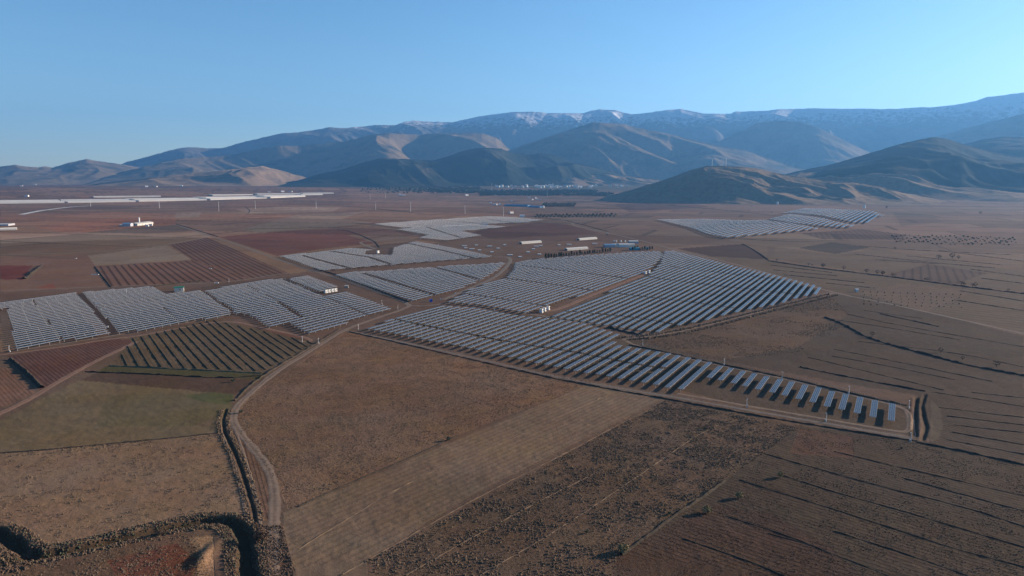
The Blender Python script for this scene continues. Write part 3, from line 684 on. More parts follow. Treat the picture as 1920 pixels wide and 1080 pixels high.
# ------------------------------------------------------------------ mountains
def hillmat(name, grass, scrub, amount, snow=False):
    m = bpy.data.materials.new(name); m.use_nodes = True; t = m.node_tree; p = t.nodes['Principled BSDF']
    p.inputs['Roughness'].default_value = 1; p.inputs['Specular IOR Level'].default_value = .03
    g = t.nodes.new('ShaderNodeNewGeometry')
    def N(sc, de=6, ro=.6):
        x = t.nodes.new('ShaderNodeTexNoise'); x.inputs['Scale'].default_value = sc; x.inputs['Detail'].default_value = de; x.inputs['Roughness'].default_value = ro
        t.links.new(g.outputs['Position'], x.inputs['Vector']); return x.outputs[0]
    def MR(s, a, b, c=0, d=1):
        x = t.nodes.new('ShaderNodeMapRange'); x.inputs[1].default_value = a; x.inputs[2].default_value = b; x.inputs[3].default_value = c; x.inputs[4].default_value = d
        t.links.new(s, x.inputs[0]); return x.outputs[0]
    def MX(f, a, b):
        x = t.nodes.new('ShaderNodeMix'); x.data_type = 'RGBA'; t.links.new(f, x.inputs[0])
        for i, v in ((6, a), (7, b)):
            if isinstance(v, tuple): x.inputs[i].default_value = (*v, 1)
            else: t.links.new(v, x.inputs[i])
        return x.outputs[2]
    a = MX(MR(N(.0022), .5 - amount * .3 - .06, .5 - amount * .3 + .12), scrub, grass)
    b = MX(MR(N(.03, 5, .7), .44, .62, 0, .5), a, scrub)
    if snow:
        sx = t.nodes.new('ShaderNodeSeparateXYZ'); t.links.new(g.outputs['Position'], sx.inputs[0])
        h = MR(sx.outputs['Z'], 750, 1750, -.36, .18); ad = t.nodes.new('ShaderNodeMath'); ad.operation = 'ADD'; t.links.new(h, ad.inputs[0]); t.links.new(N(.009, 10, .78), ad.inputs[1])
        b = MX(MR(ad.outputs[0],   .50, .62, 0, .85), b, (.50, .50, .52))
    t.links.new(b, p.inputs['Base Color'])
    bp = t.nodes.new('ShaderNodeBump'); bp.inputs['Distance'].default_value = 9; bp.inputs['Strength'].default_value = .4
    t.links.new(N(.012, 6, .7), bp.inputs['Height']); t.links.new(bp.outputs[0], p.inputs['Normal'])
    return m
M['h_far'] = hillmat('rock_and_snow', (.12, .10, .085), (.045, .05, .045), .3, True)
M['h_mid'] = hillmat('scrub_slopes', (.165, .118, .070), (.045, .046, .030), .35)
M['h_wood'] = hillmat('pine_slopes', (.06, .052, .036), (.018, .026, .020), -.25)
M['h_near'] = hillmat('dry_grass_slopes', (.21, .145, .09), (.088, .064, .042), .7)
def mountain(crest, rc, front, back, m, seed, lam=900., amp=.4, pw=1.25, name='mountain', colstep=.06, nf=90, wob=.06, skew=.5, base=None, octs=4):
    pts = []
    for px, py in crest:
        d = ray(px, py); pts.append((math.atan2(d[0], d[1]), d[2] / math.hypot(d[0], d[1])))
    pts.sort(); a = np.arange(pts[0][0], pts[-1][0], R(colstep)); el = np.interp(a, [p[0] for p in pts], [p[1] for p in pts])
    el = el + (fbm(a * 150, a * 0 + seed, 3, seed) - .5) * .0010 + (fbm(a * 700, a * 0, 3, seed + 1) - .5) * .0003
    rcs = rc * (1 + wob * 2 * (fbm(a * 7, a * 0 + 3, 3, seed + 2) - .5))
    H = CAMH + el * rcs; kw = 45; Hs = np.convolve(np.pad(H, kw, 'edge'), np.hanning(2 * kw + 1) / np.hanning(2 * kw + 1).sum(), 'valid')
    tf = np.linspace(0, 1, nf); tb = np.linspace(1, 2, max(12, nf // 4))[1:]; t = np.concatenate([tf, tb])[:, None]
    r = np.where(t <= 1, rcs[None] - front * (1 - t), rcs[None] + back * (t - 1))
    s = a[None] * rc; x = r * np.sin(a)[None]; y = r * np.cos(a)[None]
    g0 = macro(r) - 12
    wx = (fbm(x / (lam * 2.2), y / (lam * 2.2), 3, seed + 9) - .5) * lam * 1.6
    sp = fbm((x + wx + skew * y) / lam, (y * .45 - wx) / lam, octs, seed + 4, .45, True)
    sp2 = fbm((x - wx) / lam * 3.1, y / lam * 2.2, 3, seed + 6, .45, True)
    tt = np.where(t <= 1, t, 2 - t)
    env = np.clip(4 * tt * (1 - tt), 0, 1) ** 1.15
    prof = tt ** pw
    ttq = np.where(t <= 1, t, 2 - t); q_ = sm(.55, 1.0, ttq); aw = a[None] + (fbm(x / (lam * .9), y / (lam * .9), 3, seed + 20) - .5) * R(9) * (1 - ttq); Hh = np.maximum(np.interp(aw, a, H) * q_ + np.interp(aw, a, Hs) * (1 - q_) - g0, 3)
    z = g0 + Hh * prof + Hh * amp * env * ((sp - .55) * 1.45 + (sp2 - .5) * .12)
    lim = CAMH + (el[None] - .0015) * r
    z = np.where(t < .985, np.minimum(z, g0 + np.maximum(lim - g0, 0) * .995 + 0), z)
    z = np.where(tt < .02, g0 - 30, z)
    n_, k_ = z.shape; V = np.stack([x, y, z], -1).reshape(-1, 3); I = np.arange(n_ * k_).reshape(n_, k_)
    F = np.stack([I[:-1, :-1], I[:-1, 1:], I[1:, 1:], I[1:, :-1]], -1).reshape(-1, 4)[:, ::-1]
    o = mesh_np(name, V, F, m, smooth=True); tag(o, kind='structure'); return o
mountain([(-160,330),(-60,318),(0,313),(28,309),(50,312),(72,314),(85,312),(98,314),(130,305),(162,298),(185,302),(215,306),(240,310),(330,330),(380,345)], 15500, 3200, 3000, M['h_mid'], 11, 1400, .4)
mountain([(150,332),(215,312),(240,303),(300,287),(335,278),(355,276),(390,278),(415,278),(450,268),(495,257),(530,250),(560,248),(600,242),(615,239),(650,240),(680,237),(705,234),(740,235),(760,228),(775,226),(800,228),(850,229),(870,224),(900,218),(930,214),(960,210),(1000,209),(1030,212),(1095,212),(1110,207),(1125,205),(1140,206),(1155,206),(1170,211),(1185,214),(1210,212),(1250,206),(1275,204),(1300,209),(1320,213),(1370,213),(1380,209),(1400,209),(1430,208),(1460,205),(1530,203),(1600,204),(1680,204),(1730,201),(1745,201),(1765,199),(1790,197),(1830,189),(1850,182),(1870,180),(1920,173),(1980,168)], 17600, 3400, 3500, M['h_far'], 21, 1700, .42, 1.15, nf=170, octs=6)
mountain([(150,346),(180,338),(230,322),(300,305),(345,297),(400,294),(440,290),(480,280),(525,273),(560,274),(600,270),(625,268),(660,262),(700,252),(730,249),(760,252),(790,252),(815,250),(840,250),(870,249),(905,250),(930,258),(950,275),(975,300),(1010,340)], 13200, 2700, 2500, M['h_mid'], 33, 1500, .5, 1.2, nf=120)
mountain([(1240,330),(1290,285),(1340,268),(1380,250),(1400,242),(1420,230),(1460,226),(1500,228),(1540,242),(1580,262),(1640,290),(1700,320),(1760,345)], 14400, 2200, 2500, M['h_mid'], 38, 1500, .45, 1.2)
mountain([(1560,330),(1620,305),(1680,282),(1750,258),(1800,243),(1850,230),(1920,213),(2000,200),(2120,200)], 13400, 2900, 2500, M['h_mid'], 45, 1500, .35, 1.25)
mountain([(880,330),(920,300),(950,283),(1000,266),(1050,249),(1090,236),(1112,229),(1140,231),(1170,233),(1210,243),(1250,250),(1300,262),(1340,272),(1400,283),(1440,297),(1490,312),(1560,330),(1640,346)], 12200, 2500, 1900, M['h_mid'], 52, 1300, .5, 1.15, nf=120)
mountain([(1700,300),(1760,285),(1800,272),(1840,262),(1880,256),(1920,258),(1980,262),(2080,250)], 9800, 2600, 1600, M['h_wood'], 57, 1000, .4, 1.2)
mountain([(500,350),(520,345),(560,338),(600,326),(640,318),(680,305),(710,297),(740,297),(780,299),(810,301),(840,293),(860,285),(890,278),(915,277),(940,279),(965,288),(1000,290),(1010,287),(1040,291),(1070,303),(1110,312),(1150,322),(1200,336),(1260,350)], 9400, 1600, 1300, M['h_wood'], 61, 900, .5, 1.1, nf=110)
mountain([(960,352),(1000,334),(1040,318),(1080,318),(1130,324),(1180,330),(1230,336),(1290,345),(1330,352)], 9000, 1150, 700, M['h_near'], 64, 500, .65, 1.1)
mountain([(1380,352),(1440,336),(1490,322),(1560,308),(1620,290),(1680,272),(1720,262),(1755,257),(1780,262),(1810,272),(1860,285),(1920,297),(2000,312),(2100,330)], 7700, 2300, 1500, M['h_wood'], 71, 1000, .5, 1.15, nf=110)
mountain([(1400,352),(1450,334),(1500,323),(1560,324),(1610,318),(1650,314),(1690,320),(1740,334),(1800,346),(1880,356),(1960,362)], 6300, 1250, 800, M['h_near'], 75, 480, .7, 1.1, nf=90)
mountain([(1130,370),(1160,363),(1185,357),(1220,345),(1260,332),(1300,317),(1325,311),(1360,311),(1400,313),(1430,318),(1460,325),(1500,332),(1540,338),(1600,342),(1650,350),(1700,360),(1760,372),(1800,380)], 5200, 900, 700, M['h_near'], 83, 420, .6, 1.05, nf=110, colstep=.05, name='hill')
mountain([(300,352),(380,346),(430,349),(480,345),(560,350),(640,345),(700,347),(760,350),(860,352)], 9000, 500, 400, M['h_near'], 87, 400, .4, 1.1, name='hill')

mountain([(150,350),(190,343),(260,336),(340,327),(420,319),(490,311),(520,318),(560,330),(610,342),(640,349)], 10000, 1500, 700, M['h_near'], 91, 600, .5, 1.1, name='hill', octs=3)
mountain([(1640,372),(1700,362),(1760,358),(1820,362),(1900,366),(1990,368)], 5600, 700, 500, M['h_near'], 93, 420, .5, 1.1, name='hill', octs=3)
# ------------------------------------------------------------------ haze
hz = MB(); hz.box(-27500, 27500, -27500, 27500, -60, 2750)
hm = bpy.data.materials.new('haze'); hm.use_nodes = True; t = hm.node_tree; t.nodes.remove(t.nodes['Principled BSDF'])
pv = t.nodes.new('ShaderNodeVolumePrincipled'); pv.inputs['Color'].default_value = (.16, .45, .94, 1); pv.inputs['Density'].default_value = 3.9e-5; pv.inputs['Anisotropy'].default_value = .3
t.links.new(pv.outputs[0], t.nodes['Material Output'].inputs['Volume'])
tag(hz.build('haze', hm), kind='stuff')

# ------------------------------------------------------------------ plants
def leafcloud(n, sx, sy, sz, cz, leaf, seed, hollow=.35):
    r_ = np.random.default_rng(seed); q = []
    d = r_.normal(size=(n, 3)); d /= np.linalg.norm(d, axis=1)[:, None]; rad = hollow + (1 - hollow) * r_.random(n) ** .5
    lob = .78 + .5 * vnoise(d[:, 0] * 2.4 + 9, d[:, 1] * 2.4 + d[:, 2] * 1.7 + 5, seed)
    c = d * (rad * lob)[:, None] * np.array([sx, sy, sz]) + np.array([0, 0, cz])
    a = r_.normal(size=(n, 3)); a /= np.linalg.norm(a, axis=1)[:, None]; b = np.cross(a, r_.normal(size=(n, 3))); b /= np.linalg.norm(b, axis=1)[:, None]
    s = leaf * (.6 + .8 * r_.random(n))[:, None]
    V = np.stack([c - a * s, c - b * s * .6, c + a * s, c + b * s * .6], 1).reshape(-1, 3); F = np.arange(4 * n).reshape(n, 4)
    return V, F
def treeproto(h, w, m, seed, trunk=.3, leaf=.35, n=220, shape=1.0, name='crown'):
    V, F = leafcloud(n, w / 2, w / 2, h * (1 - trunk) / 2 * shape, h * (trunk + (1 - trunk) / 2), leaf, seed)
    cr = mesh_np(name, V, F, m, link=False)
    b = MB(); b.tube((0, 0, -.4), (.1, .05, h * trunk * 1.25), w * .05 + .05, w * .03 + .03, 6)
    for k in range(4):
        a = k * 1.7 + seed; b.tube((.1, .05, h * trunk), (math.cos(a) * w * .25, math.sin(a) * w * .25, h * (trunk + .3)), w * .025 + .02, .02, 4)
    return cr, b.mesh('trunk', M['wood'])
def plant(proto, name, px, py, s, lab, cat, group=None, dz=0, w=None):
    x, y, z = w if w else at(px, py)
    o = bpy.data.objects.new(name, None); COL.objects.link(o); o.location = (x, y, z + dz); o.scale = (s, s, s * random.uniform(.9, 1.1)); o.rotation_euler = (0, 0, random.uniform(0, 6.28))
    for nme, me_ in zip(('crown', 'trunk'), proto): c = bpy.data.objects.new(nme, me_); COL.objects.link(c); c.parent = o
    return tag(o, lab, cat, group)
bushA = treeproto(2.4, 2.8, M['leafy'], 3, .12, .22, 420); bushB = treeproto(2.0, 2.2, M['leafo'], 5, .12, .2, 360); bushC = treeproto(2.2, 3.2, M['reed'], 8, .1, .25, 380)
for px, py, s, pr, lab in [(1326,962,1.25,bushA,'largest yellow-green bush at the corner of the red-brown field'), (1386,934,1.0,bushA,'round yellow bush just right of the largest bush on the field edge'),
    (1463,895,.9,bushA,'yellow bush standing alone on a furrow line right of the field corner'), (1168,1036,1.35,bushA,'yellow-green bush at the lower end of the dark field boundary'),
    (1322,806,.75,bushB,'small grey-green bush among tussocks below the array track'), (841,826,.9,bushB,'single grey bush on the upper edge of the pale ploughed strip'),
    (437,716,1.1,bushB,'olive-green bush beside the dirt track at the end of the green strip'), (489,1012,1.5,bushC,'rusty dry bush on the bank beside the canal bend'),
    (300,1003,.8,bushC,'pale dry bush on the far canal bank'), (1255,965,.6,bushB,'low grey bush on the dark boundary below the tussock field'), (452,775,.9,bushB,'dark low bush right of the bend in the dirt track'),
    (1690,842,.55,bushB,'tiny bush below the corner of the fenced strip'), (1100,1000,.5,bushB,'small bush among the tussocks near the bottom edge')]:
    plant(pr, 'bush', px, py, s, lab, 'bush')
pine = treeproto(7, 3.2, M['leafd'], 21, .12, .5, 260, 1.05); olive = treeproto(4.2, 4.6, M['leafo'], 23, .25, .5, 200); bare = treeproto(5.5, 5.5, M['bank'], 27, .25, .35, 120)
for i in range(26):
    t = i / 25; plant(pine, 'pine_tree', 1024 + 120 * t + random.uniform(-1, 1), 484.5 - 12.5 * t + random.uniform(-.5, .5), random.uniform(.75, 1.25), 'small dark pine in the hedge row along the rear edge of the array', 'tree', 'pines behind the middle array')
for i in range(9):
    plant(pine, 'pine_tree', 1186 + i * 4.6, 469.5 - (i % 3) * .8, random.uniform(.7, 1.1), 'dark pine beside the teal farm shed', 'tree', 'pines around the farm')
for i in range(44):
    row = i % 2; plant(olive, 'olive_tree', 1004 + (i // 2) * 7.0 + row * 3, 408.2 - row * 3 - i * .03, random.uniform(1.6, 2.2), 'round grey-green olive in the double row on the plain', 'tree', 'olive rows on the plain')
for i in range(60):
    r_, c_ = i // 15, i % 15; plant(olive, 'olive_tree', 1016 + c_ * 4.2 + r_ * 1.6, 388.5 - r_ * 1.9 - c_ * .02, random.uniform(2.0, 2.6), 'distant olive in the orchard beside the blue roofed building', 'tree', 'olives near the blue building')
for i in range(110):
    r_, c_ = i // 28, i % 28; plant(olive, 'olive_tree', 1672 + c_ * 8.4 + r_ * 3, 443.5 + r_ * 3.8 + c_ * .16 + random.uniform(-2.6, 2.6), random.uniform(.5, .95), 'grey-green olive in the grove beyond the dark square field', 'tree', 'olives in the right-hand grove')
for i in range(18):
    px = random.uniform(1445, 1900); plant(bare, 'bare_tree', px, 489 + (px - 1440) * .131 - 1.5, random.uniform(.6, 1.2), 'leafless tree along the dark drainage line', 'tree', 'leafless trees on the drainage line')
for px, py, s in [(1760,487,1.5),(1785,485,1.7),(1678,468,.9),(1797,486,1.0),(1930,502,1.6),(1635,631,.7),(1764,661,.7),(1805,675,.5),(1868,688,.8),(1662,391,2.4),(1838,402,2.2)]:
    plant(bare, 'bare_tree', px, py, s, {1:'',0:''}.get(0) or f'dark leafless tree standing {"alone near the thick bank" if py > 600 else "alone on the right-hand plain"}', 'tree', 'lone trees on the right-hand fields')
for i in range(70):
    px = 1618 + (i % 14) * 14 + random.uniform(-3, 3); py = 548 + (i // 14) * 6.4 + (i % 14) * .4 - (i // 14) * .5
    plant(olive, 'almond_tree', px, py, random.uniform(.2, .34), 'small pale almond sapling in the scrubby orchard right of the arrays', 'tree', 'almond saplings right of the arrays')
# woodland far off: one mass
wv = []; wf = []; k = 0
r_ = np.random.default_rng(5); cnt = 0
V0, F0 = leafcloud(26, 1, 1, .8, .7, .7, 4)
while cnt < 3600:
    px = r_.uniform(640, 1720); py = r_.uniform(347.5, 373)
    lo = 349 if px < 1120 else 361 + (px - 1120) * .02; hi = 362 if px < 900 else 367 + max(0, px - 1100) * .025
    if px > 1150: lo = 366 + (px - 1150) * .022; hi = lo + 5
    if (px > 1550 and r_.random() < .6) or (px < 900 and r_.random() > ((px - 640) / 260) ** 1.6): continue
    if not lo < py < hi or (900 < px < 1150 and py < 355.5): continue
    x, y = G(px, py)
    if vnoise(np.array([x / 260]), np.array([y / 260]), 8)[0] < (.38 if px < 1120 else .2) and cnt % 3: continue
    s = r_.uniform(3, 6.5); z = float(ground_z(x, y)); wv.append(V0 * s + np.array([x, y, z])); wf.append(F0 + k); k += len(V0); cnt += 1
tag(mesh_np('woodland', np.concatenate(wv), np.concatenate(wf), M['leafo']), kind='stuff')

# tussocks and clods
def scatter(name, m, items):
    """items: (x,y,size,height) arrays -> irregular little tufts of six blades"""
    x, y, s, h = items; n_ = len(x); r_ = np.random.default_rng(len(name) + n_); z = ground_z(x, y)
    K = 6; th = np.arange(K) / K * 2 * math.pi + r_.random((n_, 1)) * 6
    rad = s[:, None] * (.35 + .5 * r_.random((n_, K)))
    bx = x[:, None] + np.cos(th) * rad; by = y[:, None] + np.sin(th) * rad; bz = z[:, None] - .05 + 0 * bx
    tx = x[:, None] + np.cos(th + .5) * rad * .75; ty = y[:, None] + np.sin(th + .5) * rad * .75; tz = z[:, None] + h[:, None] * (.45 + .55 * r_.random((n_, K)))
    top = np.stack([x + (r_.random(n_) - .5) * s * .3, y + (r_.random(n_) - .5) * s * .3, z + h], -1)[:, None]
    V = np.concatenate([np.stack([bx, by, bz], -1), np.stack([tx, ty, tz], -1), top], 1)
    I = np.arange(n_)[:, None] * (2 * K + 1); T = []
    for i in range(K):
        j = (i + 1) % K
        T += [np.concatenate([I + i, I + j, I + K + i], 1), np.concatenate([I + j, I + K + j, I + K + i], 1), np.concatenate([I + K + i, I + K + j, I + 2 * K], 1)]
    F = np.concatenate(T); return tag(mesh_np(name, V.reshape(-1, 3), F, m), kind='stuff')
def spots(poly, n_, seed, thr, scale, lo, hi, ystretch=1.0, tall=1.0):
    P = GP(poly); r_ = np.random.default_rng(seed); x0, y0 = P.min(0); x1, y1 = P.max(0)
    A = abs(sum(P[i][0] * P[(i + 1) % len(P)][1] - P[(i + 1) % len(P)][0] * P[i][1] for i in range(len(P))) / 2)
    k_ = int(n_ * (x1 - x0) * (y1 - y0) / A * 2.4); x = r_.uniform(x0, x1, k_); y = r_.uniform(y0, y1, k_)
    m = inpoly(x, y, [tuple(p) for p in P]); x, y = x[m], y[m]
    f = fbm(x / scale, y / scale * ystretch, 4, seed, .6); o = f + r_.normal(0, .05, len(x)) > thr; x, y = x[o][:n_], y[o][:n_]
    s = lo + (hi - lo) * r_.random(len(x)) ** 2.2; return x, y, s, s * (.35 + .35 * r_.random(len(x))) * tall
F3P = [(1250,750),(1500,802),(1310,937),(1165,1035),(1130,1100),(600,1100)]
scatter('dry_tussocks', M['straw'], spots(F3P, 15000, 3, .48, 8, .2, .6, tall=1.5))
scatter('dry_tussocks', M['reed'], spots(F3P, 8000, 4, .47, 14, .18, .5))
scatter('dry_tussocks', M['straw'], spots([(648,625),(1110,716),(860,812),(540,952),(520,905),(455,830),(445,780),(470,745)], 30000, 5, .43, 7, .15, .45, tall=1.3))
if 0: scatter('dry_tussocks', M['reed'], spots([(530,925),(860,815),(1110,718),(1240,745),(700,985),(540,1000)], 5000, 9, .56, 10, .2, .6))
scatter('dry_tussocks', M['straw'], spots([(0,852),(410,815),(450,960),(380,972),(120,1022),(0,990)], 3000, 6, .56, 5, .15, .42, tall=2.4))
scatter('dry_tussocks', M['reed'], spots([(1165,1035),(1330,945),(1500,803),(1722,830),(1930,878),(1930,1100),(1120,1100)], 12000, 7, .49, 10, .12, .34, tall=1.3))
scatter('dry_tussocks', M['straw'], spots([(1190,640),(1560,556),(1600,600),(1500,660),(1350,678)], 7000, 8, .50, 30, .25, .7))
scatter('dry_tussocks', M['reed'], spots([(465,985),(530,985),(560,1100),(478,1100)], 2600, 12, .35, 6, .25, .7))
scatter('dry_tussocks', M['straw'], spots([(30,1050),(345,1003),(372,1012),(400,1100),(20,1100)], 2000, 13, .46, 6, .2, .5))
scatter('dry_tussocks', M['straw'], spots([(0,850),(200,832),(410,812),(412,820),(200,842),(0,860)], 700, 14, .48, 6, .2, .6))
def along(P, off0, off1, n_, seed, lo, hi):
    P = resample(smooth_line(P), .06); r_ = np.random.default_rng(seed); i = r_.integers(8, len(P) - 8, n_); T = P[i + 7] - P[i - 7]; T /= np.hypot(T[:, 0], T[:, 1])[:, None] + 1e-9
    o = r_.uniform(off0, off1, n_) * np.where(r_.random(n_) < .5, 1, -1); x = P[i, 0] + T[:, 1] * o; y = P[i, 1] - T[:, 0] * o
    s = r_.uniform(lo, hi, n_); return x, y, s, s * r_.uniform(.7, 1.4, n_)
scatter('reeds', M['reed'], along(CANAL, 2.4, 6.5, 2400, 1, .2, .5)); scatter('reeds', M['straw'], along(CANAL, 4, 7, 1100, 2, .2, .6)); scatter('reeds', M['leafo'], along(CANAL, 1.5, 6, 900, 3, .2, .5))
scatter('reeds', M['reed'], along(BRANCH, 4, 8.5, 900, 4, .25, .75)); scatter('reeds', M['straw'], along(SIDE_DITCH, 1.2, 3.2, 900, 5, .25, .7))
scatter('reeds', M['straw'], along(GP([(1165,636),(1240,630),(1330,611),(1430,585),(1500,568),(1562,553)]), 3, 6, 1500, 6, .5, 1.5))

# vine rows in the field below the left arrays
p, q = GP([(370,603),(473,693)]); vaz = math.degrees(math.atan2(q[0] - p[0], q[1] - p[1])) % 180
def row_mesh(c, L, az, w, h, m, name, step=1.3, seed=0):
    u = np.array([math.sin(R(az)), math.cos(R(az))]); nn = np.array([u[1], -u[0]]); k_ = max(3, int(L / step)); s = np.linspace(-L / 2, L / 2, k_)
    x = c[0] + u[0] * s; y = c[1] + u[1] * s; hj = np.clip(.25 + 1.5 * fbm(s / 2.2 + seed * 9, s * 0 + seed, 3, seed), .2, 1.7); wj = np.clip(hj, .5, 1.4)
    U = np.array([-.5, -.3, 0, .3, .5]); Hh = np.array([-.1, .8, 1, .8, -.1])
    X = x[:, None] + nn[0] * U * w * wj[:, None]; Y = y[:, None] + nn[1] * U * w * wj[:, None]; Z = ground_z(X, Y) + Hh * h * hj[:, None]
    V = np.stack([X - c[0], Y - c[1], Z], -1).reshape(-1, 3); I = np.arange(k_ * 5).reshape(-1, 5)
    F = np.stack([I[:-1, :-1], I[:-1, 1:], I[1:, 1:], I[1:, :-1]], -1).reshape(-1, 4)
    o = mesh_np(name, V, F, M[m]); o.location = (c[0], c[1], 0); return o
rows = clip_rows([(250,634),(398,600),(590,642),(492,696),(215,684)], vaz, 6.2)
nr = 0; tot = sum(len(r) for r in rows)
for r in rows:
    for c, L in r:
        nr += 1; o = row_mesh(c, L, vaz, .95, .4, 'vine', 'vine_row', seed=nr)
        tag(o, f'dark row of bare vines below the left arrays, {ordn(nr)} from the left', 'vine row', 'vine rows below the left arrays')
# ------------------------------------------------------------------ buildings and other built things
def rzpx(a, b):
    """rotation about z so that local +x runs from pixel a to pixel b on the ground"""
    p, q = GP([a, b]); return math.atan2(q[1] - p[1], q[0] - p[0])
def part(name, m, parent, fn, *a, **k):
    b = MB(); fn(b); return b.build(name, m if isinstance(m, list) else M[m], parent)
def shed(name, px, py, L, Wd, h, rz, lab, cat, wall='white', roof='greyroof', rise=None, door=True, wins=0, group=None, chimney=False, dz=0):
    x, y, z = at(px, py); o = thing(name, lab, cat, (x, y, z + dz), rz, group); rise = rise or Wd * .18
    part('wall', wall, o, lambda b: (b.box(-L/2, L/2, -Wd/2, Wd/2, -1, h), b.gable(-L/2 + .01, L/2 - .01, -Wd/2 + .01, Wd/2 - .01, h - .02, h + rise - .03)))
    r = part('roof', roof, o, lambda b: (b.quad([(-L/2-.3, -Wd/2-.35, h-.05), (L/2+.3, -Wd/2-.35, h-.05), (L/2+.3, 0, h+rise+.06), (-L/2-.3, 0, h+rise+.06)]), b.quad([(L/2+.3, Wd/2+.35, h-.05), (-L/2-.3, Wd/2+.35, h-.05), (-L/2-.3, 0, h+rise+.06), (L/2+.3, 0, h+rise+.06)]),
         b.quad([(-L/2-.3, -Wd/2-.35, h-.2), (-L/2-.3, 0, h+rise-.1), (L/2+.3, 0, h+rise-.1), (L/2+.3, -Wd/2-.35, h-.2)]), b.quad([(-L/2-.3, Wd/2+.35, h-.2), (L/2+.3, Wd/2+.35, h-.2), (L/2+.3, 0, h+rise-.1), (-L/2-.3, 0, h+rise-.1)])))
    if door: part('door', 'dark', o, lambda b: b.box(-L/2 - .04, -L/2 + .02, -Wd * .2, Wd * .2, 0, h * .8))
    for i in range(wins):
        xx = -L/2 + L * (i + .5) / wins; part('window', 'dark', o, lambda b: b.box(xx - .5, xx + .5, -Wd/2 - .04, -Wd/2 + .02, h * .4, h * .4 + 1.1))
    if chimney: c = part('chimney', 'concrete', r, lambda b: b.box(L*.2, L*.2+.6, -.3, .3, h+rise-.4, h+rise+1))
    return o
# hut with the green roof
x, y, z = at(336, 546); hut = thing('hut', 'white hut with a green roof and one small window at the edge of the arrays', 'hut', (x, y, z), rzpx((326,546),(346,545)))
part('wall', 'cream', hut, lambda b: b.box(-4.9, 4.9, -3, 3, -1, 4.4)); part('roof', 'green', hut, lambda b: (b.box(-5.3, 5.3, -3.4, 3.4, 4.4, 4.75), b.gable(-5.3, 5.3, -3.4, 3.4, 4.75, 5.5)))
wd = part('window', 'dark', hut, lambda b: b.box(.6, 1.9, -3.04, -2.95, 1.6, 3.0)); part('frame', 'pale', wd, lambda b: (b.box(.45, .6, -3.08, -2.9, 1.5, 3.1), b.box(1.9, 2.05, -3.08, -2.9, 1.5, 3.1), b.box(.6, 1.9, -3.08, -2.9, 3.0, 3.1), b.box(.6, 1.9, -3.08, -2.9, 1.5, 1.6)))
part('door', 'pale', hut, lambda b: b.box(-3.4, -2.3, -3.05, -2.95, 0, 2.3))
# inverter cabins
def cabin(px, py, L, lab, rz, h=3.4, name='inverter_cabin', group=None, sc=1.0, wins=1):
    x, y, z = at(px, py); o = thing(name, lab, 'inverter cabin', (x, y, z), rz, group); Wd = 2.8 * sc; h *= sc; L *= sc
    part('wall', 'white', o, lambda b: b.box(-L/2, L/2, -Wd/2, Wd/2, .35, h)); part('roof', 'pale', o, lambda b: b.box(-L/2-.12, L/2+.12, -Wd/2-.12, Wd/2+.12, h, h+.14))
    part('plinth', 'concrete', o, lambda b: b.box(-L/2-.3, L/2+.3, -Wd/2-.3, Wd/2+.3, -.8, .35))
    part('door', 'greyroof', o, lambda b: b.box(-L*.3, -L*.3+1.0*sc, -Wd/2-.05, -Wd/2+.02, .4, h*.72)); part('vent', 'dark', o, lambda b: b.box(L*.12, L*.12+1.1*sc, -Wd/2-.05, -Wd/2+.02, h*.45, h*.75))
    return o
r1 = rzpx((606,549),(634,545)); 
for px, py, L, w_ in [(611.5,549.3,3.6,'leftmost white cabin of the four beside the track bend'),(617,548.6,2.6,'second white cabin from the left beside the track bend'),(623,547.6,2.6,'third white cabin from the left beside the track bend'),(628.8,546.8,3.4,'rightmost white cabin of the four beside the track bend')]:
    cabin(px, py, L, w_, r1, 3.5, group='cabins beside the track bend')
r2 = rzpx((1011,588),(1034,577))
for px, py, L, w_ in [(1015,586.5,3.0,'left white inverter cabin at the lower end of the red service lane'),(1020.5,584,3.0,'middle white inverter cabin at the lower end of the red service lane'),(1027.5,581.2,3.0,'right white inverter cabin at the lower end of the red service lane')]:
    cabin(px, py, L, w_, r2, 3.6, group='cabins at the lower end of the service lane')
for px, py, w_ in [(1209.5,514,'left white cabin at the upper end of the red service lane'),(1216.5,512,'right white cabin at the upper end of the red service lane')]:
    cabin(px, py, 3.6, w_, rzpx((1205,516),(1222,508)), 3.8, group='cabins at the upper end of the service lane')
cabin(708.5, 474.5, 4.5, 'white cabin in the notch of the far left-hand array', rzpx((700,475),(716,473)), 4.2)
for i, px in enumerate((906.7, 910.3, 913.6)): cabin(px, 423, 4.5, ['left','middle','right'][i] + ' white cabin of the three in the distant lower array', .1, 5.0, group='cabins in the distant array', sc=1.2)
cabin(1384, 420.5, 6, 'small white cabin in the far right lower array', .2, 4.5)
# low grey gatehouse, blue container, white kiosk
shed('gatehouse', 650, 540, 4, 3, 2.6, .1, 'grey block hut beside the main track junction', 'hut', 'concrete', 'pale', .4)
x, y, z = at(808, 566); bc = thing('blue_container', 'small bright blue container beside the junction of the tracks', 'container', (x, y, z), .25)
part('body', 'blue', bc, lambda b: b.box(-1.5, 1.5, -1.2, 1.2, .15, 2.7)); part('door', 'white', bc, lambda b: b.box(-1.54, -1.49, -.9, .9, .3, 2.4)); part('skid', 'dark', bc, lambda b: (b.box(-1.4, 1.4, -1, -.8, -.3, .15), b.box(-1.4, 1.4, .8, 1, -.3, .15)))
shed('kiosk', 1606, 547, 3, 3, 3, 0, 'tiny white kiosk beside the road right of the arrays', 'hut', 'white', 'white', .5)
shed('kiosk', 1139, 440.5, 4, 4, 4, 0, 'grey block kiosk on the road behind the dark field', 'hut', 'concrete', 'pale', .6)
